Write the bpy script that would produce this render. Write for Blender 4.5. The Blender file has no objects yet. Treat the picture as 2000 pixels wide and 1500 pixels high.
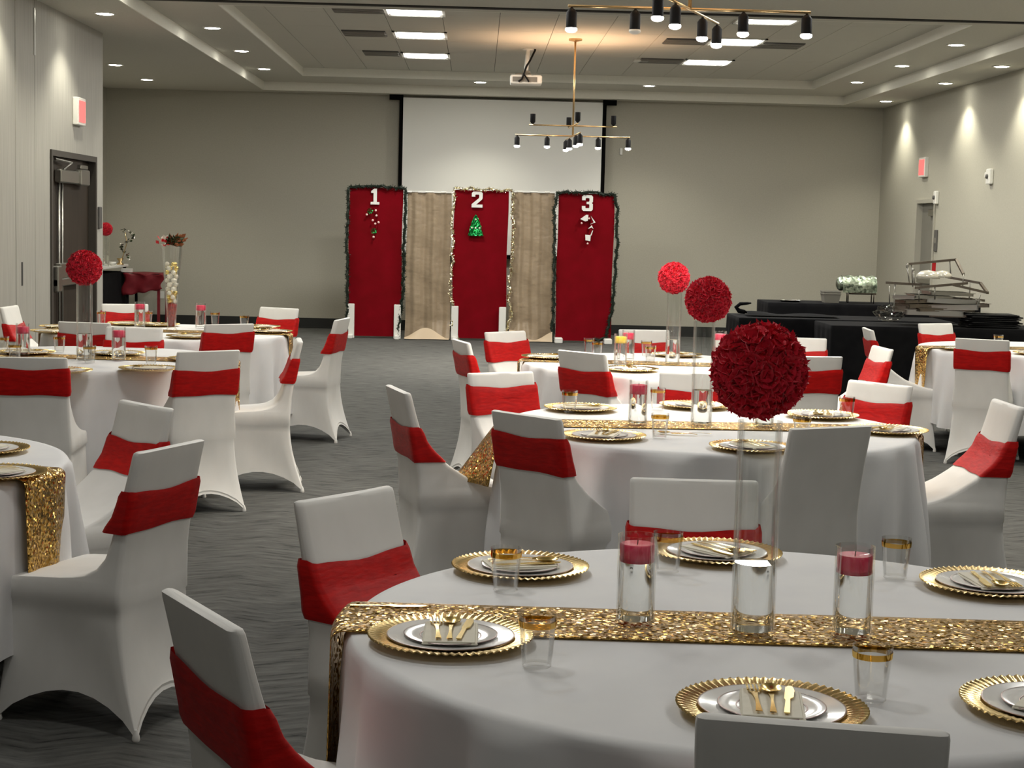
import bpy, math, random
from math import sin, cos, pi, radians
from mathutils import Vector, Matrix
random.seed(7)
sc = bpy.context.scene
COL = sc.collection

# ---------------------------------------------------------------- camera
FPX = 3200.0
CAM_H = 1.6
pitch, roll, yaw = math.atan(312/FPX), radians(1.4), math.atan(73/FPX)
FW = Vector((sin(yaw)*cos(pitch), cos(yaw)*cos(pitch), -sin(pitch)))
RT = Vector((cos(yaw), -sin(yaw), 0)); UP = RT.cross(FW)
RT, UP = RT*cos(roll)+UP*sin(roll), -RT*sin(roll)+UP*cos(roll)
cd = bpy.data.cameras.new('camera'); cam = bpy.data.objects.new('camera', cd); COL.objects.link(cam)
cd.sensor_fit = 'HORIZONTAL'; cd.sensor_width = 36; cd.lens = FPX/2000*36; cd.clip_end = 200
m = Matrix((RT, UP, -FW)).transposed().to_4x4(); m.translation = Vector((0, 0, CAM_H)); cam.matrix_world = m
sc.camera = cam
C0 = Vector((0, 0, CAM_H))
def ray(x, y): return FW + RT*((x-1000)/FPX) - UP*((y-750)/FPX)
def onz(x, y, z): r = ray(x, y); return C0 + r*((z-CAM_H)/r.z)
def onY(x, y, Y): r = ray(x, y); return C0 + r*(Y/r.y)
def onX(x, y, X): r = ray(x, y); return C0 + r*(X/r.x)

# ---------------------------------------------------------------- world, exposure
w = bpy.data.worlds.new('world'); sc.world = w; w.use_nodes = True
w.node_tree.nodes['Background'].inputs[0].default_value = (1, .95, .85, 1)
w.node_tree.nodes['Background'].inputs[1].default_value = 0.05
sc.view_settings.view_transform = 'Standard'; sc.view_settings.look = 'None'
sc.view_settings.gamma = 1; sc.view_settings.use_curve_mapping = False
sc.view_settings.exposure = 0.72
TROFFER = 9.0        # emission of ceiling panels
DOWN_W = 46.0         # downlights
CH_W = 26.0           # chandelier bulbs
UP_W = 13.0

# ---------------------------------------------------------------- materials
def mat(name, col=(.5,.5,.5), rough=.6, metal=0., spec=.5, sheen=0., emis=None, estr=0., trans=0., ior=1.45, coat=0., alpha=None):
    M = bpy.data.materials.new(name); M.use_nodes = True
    b = M.node_tree.nodes['Principled BSDF']
    b.inputs['Base Color'].default_value = (*col, 1); b.inputs['Roughness'].default_value = rough
    b.inputs['Metallic'].default_value = metal; b.inputs['Specular IOR Level'].default_value = spec
    b.inputs['Sheen Weight'].default_value = sheen; b.inputs['Transmission Weight'].default_value = trans
    b.inputs['IOR'].default_value = ior; b.inputs['Coat Weight'].default_value = coat
    if emis: b.inputs['Emission Color'].default_value = (*emis, 1); b.inputs['Emission Strength'].default_value = estr
    return M
def nt(M): return M.node_tree.nodes, M.node_tree.links, M.node_tree.nodes['Principled BSDF']
def tex_noise(M, scale=(1,1,1), nscale=5, detail=4, coord='Object', rough=.5):
    n, l, b = nt(M)
    tc = n.new('ShaderNodeTexCoord'); mp = n.new('ShaderNodeMapping'); mp.inputs['Scale'].default_value = scale
    no = n.new('ShaderNodeTexNoise'); no.inputs['Scale'].default_value = nscale; no.inputs['Detail'].default_value = detail; no.inputs['Roughness'].default_value = rough
    l.new(tc.outputs[coord], mp.inputs[0]); l.new(mp.outputs[0], no.inputs[0]); return no
def ramp(M, src, stops):
    n, l, b = nt(M); r = n.new('ShaderNodeValToRGB'); e = r.color_ramp.elements
    while len(e) < len(stops): e.new(.5)
    for q, (p, c) in zip(e, stops): q.position = p; q.color = (*c, 1)
    l.new(src, r.inputs[0]); return r
def bump(M, src, strength=.2, dist=.01):
    n, l, b = nt(M); bp = n.new('ShaderNodeBump'); bp.inputs['Strength'].default_value = strength; bp.inputs['Distance'].default_value = dist
    l.new(src, bp.inputs['Height']); l.new(bp.outputs[0], b.inputs['Normal'])
def noisy(name, c1, c2, scale=(1,1,1), ns=5, rough=.7, bstr=.15, bdist=.004, detail=5, lo=.35, hi=.65, **k):
    M = mat(name, c1, rough, **k); no = tex_noise(M, scale, ns, detail)
    r = ramp(M, no.outputs[0], [(lo, c1), (hi, c2)]); nt(M)[1].new(r.outputs[0], nt(M)[2].inputs['Base Color'])
    if bstr: bump(M, no.outputs[0], bstr, bdist)
    return M
def glints(name, c1, c2, cell, rough, amt, metal=1.0):
    """sequins: every small voronoi cell is a tiny tilted facet"""
    M = mat(name, c1, rough, metal); n, l, b = nt(M)
    tc = n.new('ShaderNodeTexCoord'); vo = n.new('ShaderNodeTexVoronoi'); vo.inputs['Scale'].default_value = cell
    l.new(tc.outputs['Object'], vo.inputs['Vector'])
    s = n.new('ShaderNodeVectorMath'); s.operation = 'SUBTRACT'; s.inputs[1].default_value = (.5,.5,.5); l.new(vo.outputs['Color'], s.inputs[0])
    k = n.new('ShaderNodeVectorMath'); k.operation = 'SCALE'; k.inputs['Scale'].default_value = amt; l.new(s.outputs[0], k.inputs[0])
    g = n.new('ShaderNodeNewGeometry'); a = n.new('ShaderNodeVectorMath'); a.operation = 'ADD'; l.new(g.outputs['Normal'], a.inputs[0]); l.new(k.outputs[0], a.inputs[1])
    no = n.new('ShaderNodeVectorMath'); no.operation = 'NORMALIZE'; l.new(a.outputs[0], no.inputs[0]); l.new(no.outputs[0], b.inputs['Normal'])
    sp = n.new('ShaderNodeSeparateColor'); l.new(vo.outputs['Color'], sp.inputs[0])
    r = ramp(M, sp.outputs[0], [(.2, c1), (.8, c2)]); l.new(r.outputs[0], b.inputs['Base Color'])
    return M
MT = {}
MT['wall'] = noisy('wall_paint', (.435,.415,.345), (.465,.445,.375), ns=60, rough=.85, bstr=.06)
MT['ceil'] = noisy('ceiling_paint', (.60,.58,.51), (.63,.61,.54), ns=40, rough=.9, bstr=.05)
MT['fascia'] = noisy('ceiling_step_lit_tone', (.86,.84,.76), (.88,.86,.78), ns=40, rough=.6, bstr=.03)  # step faces paler than the ceiling; downlight brightness put into the colour
MT['tile'] = noisy('ceiling_tile_board', (.60,.58,.51), (.66,.64,.57), ns=220, rough=.95, bstr=.12)
MT['base'] = mat('black_rubber_base', (.018,.019,.017), .5)
MT['cover'] = noisy('white_spandex', (.80,.79,.76), (.76,.75,.72), scale=(1,1,.5), ns=9, rough=.62, bstr=.12, bdist=.01, sheen=.15)
MT['cloth'] = noisy('white_polyester_cloth', (.80,.80,.80), (.76,.76,.77), ns=5, rough=.75, bstr=.12, bdist=.01)
MT['sash'] = noisy('red_sequined_spandex', (.56,.006,.005), (.42,.004,.004), scale=(1,1,4), ns=22, rough=.5, spec=.25, bstr=.35, bdist=.004)
MT['red_glint'] = mat('red_sequin', (.9,.08,.06), .15, 1.0)
MT['gold'] = mat('polished_gold_plastic', (.90,.68,.25), .2, 1.0)
MT['goldrim'] = mat('fluted_gold', (.88,.66,.30), .27, 1.0)
MT['runner'] = glints('gold_sequin_cloth', (.42,.24,.055), (.72,.46,.14), 150, .22, 1.25)
MT['plate'] = mat('white_glossy_plate', (.84,.83,.81), .15)
MT['silver_line'] = mat('rose_silver_line', (.42,.33,.32), .3, .8)
MT['napkin'] = noisy('cream_napkin', (.86,.82,.70), (.82,.78,.66), ns=60, rough=.9, bstr=.1)
MT['candle'] = mat('red_wax', (.85,.03,.11), .4, coat=.2)
MT['candle_gold'] = mat('runner_gold_tint', (.85,.58,.06), .35)
MT['wick'] = mat('wick', (.2,.17,.12), .9)
MT['water'] = mat('water', (1,1,1), 0., trans=1., ior=1.33)
MT['petal'] = noisy('crimson_foam_petal', (.80,.012,.045), (.62,.006,.03), ns=18, rough=.6, bstr=.1, sheen=.2)
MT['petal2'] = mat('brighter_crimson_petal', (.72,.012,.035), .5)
MT['black'] = mat('black_metal', (.007,.007,.008), .6, spec=.2)
MT['brass'] = mat('brushed_brass', (.62,.44,.22), .3, 1.0)
MT['blackcloth'] = noisy('black_cloth', (.004,.004,.005), (.007,.007,.008), ns=8, rough=.9, spec=.15, bstr=.2, bdist=.02)
MT['doorwood'] = noisy('dark_brown_door', (.030,.022,.016), (.043,.032,.023), scale=(8,8,.6), ns=6, rough=.55, spec=.25, bstr=.05)
MT['doorframe'] = mat('dark_door_frame', (.055,.048,.040), .5)
MT['greyframe'] = mat('grey_door_frame', (.42,.40,.34), .5)
MT['greydoor'] = mat('grey_door_leaf', (.22,.21,.18), .5)
MT['steel'] = mat('satin_steel', (.42,.41,.38), .3, 1.0)
MT['darksteel'] = mat('tarnished_steel', (.22,.19,.16), .35, 1.0)
MT['panelwood'] = noisy('grey_wood_laminate', (.34,.325,.29), (.44,.425,.385), scale=(26,26,.55), ns=3, rough=.6, bstr=.06, lo=.3, hi=.7)
MT['joint'] = mat('dark_joint', (.03,.028,.025), .8)
MT['blackmatte'] = mat('matte_black_border', (.004,.004,.004), .95, spec=.05)
MT['screen'] = mat('projection_screen', (.86,.86,.82), .8)
MT['white'] = mat('white_plastic', (.80,.79,.74), .4)
MT['fuzz'] = mat('dark_green_tinsel', (.006,.015,.007), .6)
MT['tinsel'] = glints('gold_tinsel', (.75,.66,.40), (.95,.90,.72), 60, .25, .8)
MT['redpaper'] = noisy('crimson_felt', (.19,.001,.006), (.155,.001,.004), ns=4, rough=.85, spec=.12, bstr=.25, bdist=.03)
MT['satin'] = noisy('champagne_satin', (.30,.225,.145), (.345,.262,.17), scale=(1.5,1.5,3.0), ns=5, rough=.42, bstr=.5, bdist=.02, sheen=.2)
MT['satin2'] = mat('pale_lining', (.60,.47,.32), .55)
MT['green_foil'] = glints('green_foil', (.01,.22,.05), (.05,.55,.16), 90, .25, .9)
MT['pink_dot'] = mat('pale_pink_bauble', (.95,.62,.58), .3)
MT['burgundy'] = noisy('burgundy_cloth', (.16,.006,.012), (.20,.010,.018), ns=10, rough=.6, bstr=.15)
MT['pearl'] = mat('pearl_bauble', (.85,.82,.72), .2, .3)
MT['goldball'] = mat('gold_bauble', (.85,.66,.22), .2, .9)
MT['orange'] = mat('orange_brown_leaf', (.28,.09,.03), .6)
MT['leaf'] = mat('dark_green_leaf', (.03,.05,.015), .6)
MT['tub'] = mat('grey_plastic_tub', (.20,.19,.165), .5)
MT['greenfoil2'] = glints('crumpled_foil', (.22,.27,.20), (.42,.48,.40), 40, .35, .35)
MT['clearwrap'] = mat('clear_plastic_wrap', (.9,.9,.9), .2, trans=.0)
MT['blue'] = mat('pale_blue_cloth', (.28,.45,.55), .8)
MT['redfill'] = noisy('red_berry_filling', (.38,.02,.015), (.16,.01,.01), ns=90, rough=.5)
MT['red_plastic'] = mat('red_plastic', (.5,.01,.015), .4)
MT['mat_grey'] = mat('dark_grey_plate', (.10,.095,.09), .5)
MT['exit_face'] = mat('exit_red_face', (.6,.02,.02), .5, emis=(1,.10,.09), estr=1.35)
MT['lens'] = mat('lit_lens', (1,1,1), .5, emis=(1,.985,.94), estr=TROFFER)
MT['lens_dim'] = mat('lit_lens_dimmed', (1,1,1), .5, emis=(1,.985,.94), estr=2.5)
MT['dl_lens'] = mat('lit_downlight', (1,1,1), .5, emis=(1,.97,.84), estr=22)
MT['bulb'] = mat('lit_bulb', (1,1,1), .5, emis=(1,.95,.86), estr=18)
MT['proj_lens'] = mat('dark_glass', (.02,.02,.03), .1)
# clear glass: light passes straight through thin walls, with sheen at the edges
def thin_glass(name, tint, base, edge):
    M = bpy.data.materials.new(name); M.use_nodes = True; n, l = M.node_tree.nodes, M.node_tree.links; n.clear()
    o = n.new('ShaderNodeOutputMaterial'); mx = n.new('ShaderNodeMixShader'); t = n.new('ShaderNodeBsdfTransparent'); g = n.new('ShaderNodeBsdfGlossy')
    t.inputs[0].default_value = (*tint, 1); g.inputs['Roughness'].default_value = .04; g.inputs[0].default_value = (.95,.95,.95,1)
    lw = n.new('ShaderNodeLayerWeight'); lw.inputs[0].default_value = .25
    mr = n.new('ShaderNodeMapRange'); mr.inputs[3].default_value = base; mr.inputs[4].default_value = edge
    l.new(lw.outputs['Fresnel'], mr.inputs[0]); l.new(mr.outputs[0], mx.inputs[0]); l.new(t.outputs[0], mx.inputs[1]); l.new(g.outputs[0], mx.inputs[2]); l.new(mx.outputs[0], o.inputs[0])
    return M
MT['glass'] = thin_glass('vase_glass', (.985,.99,.985), .035, .42)
MT['cup'] = thin_glass('clear_plastic_cup', (.975,.975,.97), .04, .5)
MT['cupgold'] = thin_glass('gold_film_band', (.88,.66,.22), .28, .7)
MT['cupgold'].node_tree.nodes['Glossy BSDF'].inputs[0].default_value = (.85,.60,.2,1)
MT['wrapfilm'] = thin_glass('clear_film', (.90,.90,.88), .10, .4)
# carpet: chevron streaks
def carpet():
    M = mat('charcoal_carpet', (.07,.07,.07), .95, spec=.1); n, l, b = nt(M)
    tc = n.new('ShaderNodeTexCoord'); sp = n.new('ShaderNodeSeparateXYZ'); l.new(tc.outputs['Object'], sp.inputs[0])
    pp = n.new('ShaderNodeMath'); pp.operation = 'PINGPONG'; pp.inputs[1].default_value = .26; l.new(sp.outputs[0], pp.inputs[0])
    ad = n.new('ShaderNodeMath'); ad.operation = 'MULTIPLY_ADD'; ad.inputs[1].default_value = .42; l.new(pp.outputs[0], ad.inputs[0]); l.new(sp.outputs[1], ad.inputs[2])
    cb = n.new('ShaderNodeCombineXYZ'); 
    mx = n.new('ShaderNodeMath'); mx.operation = 'MULTIPLY'; mx.inputs[1].default_value = 5; l.new(sp.outputs[0], mx.inputs[0])
    my = n.new('ShaderNodeMath'); my.operation = 'MULTIPLY'; my.inputs[1].default_value = 30; l.new(ad.outputs[0], my.inputs[0])
    l.new(mx.outputs[0], cb.inputs[0]); l.new(my.outputs[0], cb.inputs[1])
    no = n.new('ShaderNodeTexNoise'); no.inputs['Scale'].default_value = 1; no.inputs['Detail'].default_value = 5; no.inputs['Roughness'].default_value = .65; l.new(cb.outputs[0], no.inputs[0])
    r = ramp(M, no.outputs[0], [(.30, (.022,.023,.022)), (.42, (.082,.082,.078)), (.75, (.150,.150,.142))]); l.new(r.outputs[0], b.inputs['Base Color'])
    bump(M, no.outputs[0], .3, .006); return M
MT['carpet'] = carpet()

# ---------------------------------------------------------------- mesh helpers
class MB:
    def __init__(s): s.v = []; s.f = []
    def add(s, vs, fs): o = len(s.v); s.v += [tuple(v) for v in vs]; s.f += [tuple(i+o for i in f) for f in fs]; return s
    def box(s, a, b, bev=0):
        x0,y0,z0 = a; x1,y1,z1 = b
        if not bev: return s.add([(x0,y0,z0),(x1,y0,z0),(x1,y1,z0),(x0,y1,z0),(x0,y0,z1),(x1,y0,z1),(x1,y1,z1),(x0,y1,z1)], [(0,3,2,1),(4,5,6,7),(0,1,5,4),(1,2,6,5),(2,3,7,6),(3,0,4,7)])
        e = bev; P = []
        for z, d in ((z0,e),(z0+e,0),(z1-e,0),(z1,e)):
            P += [(x0+d+e,y0+d,z),(x1-d-e,y0+d,z),(x1-d,y0+d+e,z),(x1-d,y1-d-e,z),(x1-d-e,y1-d,z),(x0+d+e,y1-d,z),(x0+d,y1-d-e,z),(x0+d,y0+d+e,z)]
        F = [tuple(range(7,-1,-1)), tuple(range(24,32))]
        for k in range(3):
            for i in range(8): j = (i+1) % 8; F.append((k*8+i,k*8+j,k*8+8+j,k*8+8+i))
        return s.add(P, F)
    def lathe(s, prof, n=32, c=(0,0,0), cap0=True, cap1=True, fn=None):
        V = []
        for r, z in prof:
            for i in range(n):
                a = 2*pi*i/n; rr, zz = (r, z) if fn is None else fn(r, z, a)
                V.append((c[0]+rr*cos(a), c[1]+rr*sin(a), c[2]+zz))
        F = []
        for k in range(len(prof)-1):
            for i in range(n): j = (i+1) % n; F.append((k*n+i,k*n+j,k*n+n+j,k*n+n+i))
        if cap0: F.append(tuple(range(n-1,-1,-1)))
        if cap1: F.append(tuple(range((len(prof)-1)*n, len(prof)*n)))
        return s.add(V, F)
    def tube(s, pts, r, n=8, caps=True):
        pts = [Vector(p) for p in pts]; V = []; rr = r if isinstance(r, (list, tuple)) else [r]*len(pts)
        ref = Vector((0,0,1))
        for k, p in enumerate(pts):
            d = (pts[min(k+1,len(pts)-1)]-pts[max(k-1,0)]).normalized()
            if abs(d.dot(ref)) > .95: ref = Vector((1,0,0))
            a = d.cross(ref).normalized(); b = d.cross(a).normalized()
            for i in range(n): t = 2*pi*i/n; V.append(p+(a*cos(t)+b*sin(t))*rr[k])
        F = []
        for k in range(len(pts)-1):
            for i in range(n): j = (i+1) % n; F.append((k*n+i,k*n+n+i,k*n+n+j,k*n+j))
        if caps: F.append(tuple(range(n))); F.append(tuple(range((len(pts)-1)*n, len(pts)*n))[::-1])
        return s.add(V, F)
    def sphere(s, c, r, n=12, m=8, sc=(1,1,1)):
        V = [(c[0],c[1],c[2]-r*sc[2])]
        for k in range(1, m):
            p = -pi/2+pi*k/m
            for i in range(n): a = 2*pi*i/n; V.append((c[0]+r*sc[0]*cos(p)*cos(a), c[1]+r*sc[1]*cos(p)*sin(a), c[2]+r*sc[2]*sin(p)))
        V.append((c[0],c[1],c[2]+r*sc[2])); F = [(0,1+(i+1)%n,1+i) for i in range(n)]
        for k in range(m-2):
            for i in range(n): j = (i+1)%n; F.append((1+k*n+i,1+k*n+j,1+k*n+n+j,1+k*n+n+i))
        o = 1+(m-2)*n; F += [(o+i,o+(i+1)%n,len(V)-1) for i in range(n)]
        return s.add(V, F)
    def grid(s, nu, nv, fn):
        V = [fn(u/nu, v/nv) for v in range(nv+1) for u in range(nu+1)]
        return s.add(V, [(v*(nu+1)+u, v*(nu+1)+u+1, (v+1)*(nu+1)+u+1, (v+1)*(nu+1)+u) for v in range(nv) for u in range(nu)])
    def prism(s, poly, y0, y1):      # polygon in xz, extruded in y
        n = len(poly); V = [(x,y0,z) for x,z in poly]+[(x,y1,z) for x,z in poly]
        return s.add(V, [tuple(range(n)), tuple(range(2*n-1,n-1,-1))]+[(i,i+n,(i+1)%n+n,(i+1)%n) for i in range(n)])
    def mesh(s, name, m, smooth=False, auto=None):
        me = bpy.data.meshes.new(name); me.from_pydata(s.v, [], s.f); me.materials.append(m)
        if smooth: me.shade_smooth()
        if auto: me.set_sharp_from_angle(angle=radians(auto))
        me.update(); return me
    def build(s, name, m, parent=None, smooth=False, auto=None, loc=None):
        return obj(name, s.mesh(name, m, smooth, auto), parent, loc)
def obj(name, me, parent=None, loc=None, rz=0):
    o = bpy.data.objects.new(name, me); COL.objects.link(o)
    if parent: o.parent = parent
    if loc is not None: o.location = loc
    if rz: o.rotation_euler.z = rz
    return o
def thing(name, label, cat, loc=(0,0,0), rz=0, group=None):
    o = bpy.data.objects.new(name, None); COL.objects.link(o); o.empty_display_size = .1
    o.location = loc; o.rotation_euler.z = rz; return tag(o, label, cat, group)
def tag(o, label, cat, group=None):
    o['label'] = label; o['category'] = cat
    if group: o['group'] = group
    return o
def struct(o): o['kind'] = 'structure'; return o
def dup(root, loc, rz, label, group=None):
    r = root.copy(); COL.objects.link(r); r.location = loc; r.rotation_euler.z = rz; r['label'] = label
    if group: r['group'] = group
    for ch in root.children:
        c = ch.copy(); COL.objects.link(c); c.parent = r
        for g in ch.children: d = g.copy(); COL.objects.link(d); d.parent = c
    return r
def light(kind, name, loc, watts, col, rot=(0,0,0), **k):
    L = bpy.data.lights.new(name, kind); L.energy = watts; L.color = col
    for a, v in k.items(): setattr(L, a, v)
    o = bpy.data.objects.new(name, L); COL.objects.link(o); o.location = loc; o.rotation_euler = rot; return o

# ================================================================ ROOM
YB = 24.25; XR = 5.92; XL = -3.86; XL2 = -5.45; YE = 17.0; YN = -7.0
Z1, Z2, Z3 = 3.43, 3.55, 3.66
struct(MB().box((XL2-.1, YN, -.1), (XR+.1, YB+.1, 0)).build('floor', MT['carpet']))
struct(MB().box((XL2-.1, YB, 0), (XR+.1, YB+.12, 4)).build('wall_back', MT['wall']))
struct(MB().box((XL2-.1, YN-.12, 0), (XR+.1, YN, 4)).build('wall_front', MT['wall']))
# right wall with a door opening
dA, dB, dT = 21.22, 22.14, 2.06
struct(MB().box((XR, YN, 0), (XR+.12, dA, 4)).box((XR, dB, 0), (XR+.12, YB, 4)).box((XR, dA, dT), (XR+.12, dB, 4)).box((XR+.11, dA, 0), (XR+.13, dB, dT)).build('wall_right', MT['wall']))
# left: panelled partition, then a recess
lA, lB, lT = 14.93, 16.70, 2.17
wl = struct(MB().box((XL-.15, YN, 0), (XL-.012, lA, 4)).box((XL-.15, lB, 0), (XL-.012, YE, 4)).box((XL-.15, lA, lT), (XL-.012, lB, 4)).box((XL-.15, lA, 0), (XL-.13, lB, lT)).build('wall_left', MT['joint']))
ys = [YN, -3.4, -2.2, -1.0, .2, 1.4, 2.6, 3.8, 5.0, 6.2, 7.4, 8.6, 9.8, 11.0, 12.4, 13.84, 14.43]
for i in range(len(ys)-1):
    gap = .018 if ys[i+1] == 13.84 else .004
    MB().box((XL-.012, ys[i]+.004, .02), (XL, ys[i+1]-gap, Z1), .003).build('wall_panel', MT['panelwood'], wl)
MB().box((XL-.012, 14.434, .02), (XL, lA, Z1)).build('wall_panel', MT['panelwood'], wl)
MB().box((XL-.012, lB, .02), (XL, YE, Z1)).build('wall_panel', MT['panelwood'], wl)
MB().box((XL-.012, lA+.001, lT), (XL, lB-.001, Z1)).build('wall_panel', MT['panelwood'], wl)
MB().box((XL-.15, YE, 0), (XL, YE+.01, Z1)).build('wall_end_panel', MT['panelwood'], wl)
p = onX(43, 535, XL)
MB().box((XL-.001, p.y-.02, p.z-.10), (XL+.003, p.y+.02, p.z+.10)).build('lock_slot', MT['joint'], wl)
p = onX(68, 38, XL)
MB().box((XL-.001, 14.40, 2.95), (XL+.006, 14.45, 3.35)).build('edge_strip', MT['steel'], wl)
struct(MB().box((XL2-.12, YN, 0), (XL2, YB, 4)).build('wall_left_recess', MT['wall']))
# ceiling levels: outer soffit, middle step, inner tiled tray
ox0, ox1, oy0, oy1 = -3.12, 5.24, 9.0, 23.85
ix0, ix1, iy0, iy1 = -2.44, 4.56, 15.45, 22.75
def frame_slab(x0,x1,y0,y1,a0,a1,b0,b1,z,t=.02):
    return MB().box((x0,y0,z),(a0,y1,z+t)).box((a1,y0,z),(x1,y1,z+t)).box((a0,y0,z),(a1,b0,z+t)).box((a0,b1,z),(a1,y1,z+t))
ce = struct(frame_slab(XL2, XR, YN, YB, ox0, ox1, oy0, oy1, Z1).build('ceiling', MT['ceil']))
frame_slab(ox0, ox1, oy0, oy1, ix0, ix1, iy0, iy1, Z2).build('soffit_panel', MT['ceil'], ce)
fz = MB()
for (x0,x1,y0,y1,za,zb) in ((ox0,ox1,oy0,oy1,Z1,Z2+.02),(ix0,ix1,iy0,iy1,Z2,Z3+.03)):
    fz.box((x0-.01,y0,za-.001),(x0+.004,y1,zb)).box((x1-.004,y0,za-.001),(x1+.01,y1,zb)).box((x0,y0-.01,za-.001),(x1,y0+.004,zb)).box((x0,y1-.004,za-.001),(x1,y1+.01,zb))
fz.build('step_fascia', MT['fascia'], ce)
# roof slab above everything
MB().box((XL2, YN, 3.9), (XR, YB, 3.95)).build('roof_deck', MT['joint'], ce)
MB().box((ix0, iy0, Z3+.015), (ix1, iy1, Z3+.03)).build('tile_backing', MT['joint'], ce)
# troffers and vents take the place of tiles
TP = .5785; tx0 = .17-5*TP
trof = [onz(810,22,Z3), onz(821,68,Z3), onz(832,108,Z3), onz(1500,38,Z3), onz(1437,81,Z3), onz(1380,121,Z3)]
tiles = []
ty = iy0+.1; nx = 13; meshes = {}
ys2 = []; y = iy0
while y < iy1-.05: y2 = min(y+1.2, iy1); ys2.append((y, y2)); y = y2
xs2 = [ix0]; x = tx0+TP*0
while x < ix1-.1:
    if x > ix0+.1: xs2.append(x)
    x += TP
xs2.append(ix1)
for a, b in zip(xs2[:-1], xs2[1:]):
    for c, d in ys2:
        key = (round(b-a,3), round(d-c,3))
        if key not in meshes: meshes[key] = MB().box((.003,.003,0),(key[0]-.003,key[1]-.003,.014)).mesh('ceiling_tile', MT['tile'])
        obj('ceiling_tile', meshes[key], ce, (a, c, Z3))
# movable wall track in the ceiling close to the camera side
struct(MB().box((ox0, 15.1, Z2-.012), (ox1, 15.18, Z2)).build('trim_1', MT['joint']))
struct(MB().box((XL2, YB-.012, 0), (XR, YB, .15)).box((XL2, YB-.022, 0), (XR, YB, .02)).build('baseboard_back', MT['base']))
struct(MB().box((XR-.012, YN, 0), (XR, dA-.05, .15)).box((XR-.012, dB+.05, 0), (XR, YB-.02, .15)).build('baseboard_right', MT['base']))
struct(MB().box((XL2, YE+.02, 0), (XL2+.012, YB-.02, .15)).build('baseboard_left', MT['base']))

# ---- left double door
dr = thing('door_1', 'x', 'door'); del dr['label']; del dr['category']; struct(dr); dr.location = (XL, lA, 0)
Wd = lB-lA
MB().box((-.13,0,0),(.015,.055,lT)).box((-.13,Wd-.055,0),(.015,Wd,lT)).box((-.13,.055,lT-.055),(.015,Wd-.055,lT)).build('door_frame', MT['doorframe'], dr)
mid = onX(157, 400, XL-.05).y-lA
lf = MB().box((-.075,.06,.01),(-.03,mid-.004,lT-.06)).build('door_leaf', MT['doorwood'], dr)
lf2 = MB().box((-.105,mid+.004,.01),(-.06,Wd-.06,lT-.06)).build('door_leaf', MT['doorwood'], dr)
def Y_(x): return onX(x, 400, XL).y-lA
hm = MB()
hm.tube([(-.01, Y_(117), .1), (-.01, Y_(117), 1.98)], .012, 8).tube([(-.01, Y_(123.5), .1), (-.01, Y_(123.5), 1.98)], .010, 8)
hm.build('vertical_rod', MT['steel'], lf, True)
MB().box((-.03,.10,.93),(.045,mid-.1,1.0),.008).box((-.03,.10,.88),(.05,.24,1.12),.01).box((-.03,Y_(113),1.0),(.03,Y_(126),1.14),.008).build('panic_bar', MT['steel'], lf)
MB().box((-.03,Y_(112),1.88),(.04,Y_(147),2.0),.01).box((-.01,Y_(148)-.01,1.87),(.06,Y_(164),2.02),.01).tube([(.03,Y_(118),2.0),(.05,Y_(130),2.07),(.0,Y_(108),2.09)],.012,6).build('door_closer', MT['steel'], lf)
MB().box((-.04,Y_(158),2.03),(.0,Y_(172),2.07),.005).build('frame_bracket', MT['steel'], dr)
# card reader beside the left door
p = onX(193, 425, XL)
o = MB().box((-.0,-.055,-.11),(.022,.055,.11),.006).build('wall_plate', MT['mat_grey'], loc=(XL, p.y, p.z)); tag(o, 'small dark wall plate beside the brown double door', 'wall plate')
# ---- right grey door
dr2 = thing('door_2', 'x', 'door'); del dr2['label']; del dr2['category']; struct(dr2); dr2.location = (XR, dA, 0)
Wr = dB-dA
MB().box((-.02,0,0),(.11,.05,dT)).box((-.02,Wr-.05,0),(.11,Wr,dT)).box((-.02,.05,dT-.05),(.11,Wr-.05,dT)).build('door_frame', MT['greyframe'], dr2)
l3 = MB().box((.06,.055,.01),(.10,Wr-.055,dT-.055)).build('door_leaf', MT['greydoor'], dr2)
MB().box((.02,.12,1.84),(.06,.45,1.93),.006).build('door_closer', MT['steel'], l3)
MB().box((.0,.1,.95),(.05,Wr-.12,1.02),.01).build('panic_bar', MT['steel'], l3)
# ---- exit signs
def exit_sign(x, y, X, s, label):
    p = onX(x, y, X); t = thing('exit_sign', label, 'exit sign', p)
    MB().box((0 if s>0 else -.055,-.16,-.13),(.055 if s>0 else 0,.16,.13),.008).build('housing', MT['white'], t)
    MB().box((.055 if s>0 else -.06,-.135,-.105),(.06 if s>0 else -.055,.135,.105)).build('lit_face', MT['exit_face'], t)
    return t
def exit_sign_proj(x, y, X, s, label):     # sign standing out from the wall, face turned to the room
    p = onX(x, y, X); t = thing('exit_sign', label, 'exit sign', p)
    a, b = (0, .055) if s > 0 else (-.055, 0)
    MB().box((a,-.15,-.13),(b,.15,.13),.006).build('housing', MT['white'], t)
    fx = .0552 if s > 0 else -.0552
    MB().box((min(fx,fx+s*.004),-.12,-.10),(max(fx,fx+s*.004),.12,.10)).build('lit_face', MT['exit_face'], t)
exit_sign_proj(149, 218, XL, 1, 'red lit exit sign on the grey wood wall above the brown double door')
exit_sign_proj(1808, 327, XR, -1, 'red lit exit sign on the right wall above the grey door')
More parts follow.
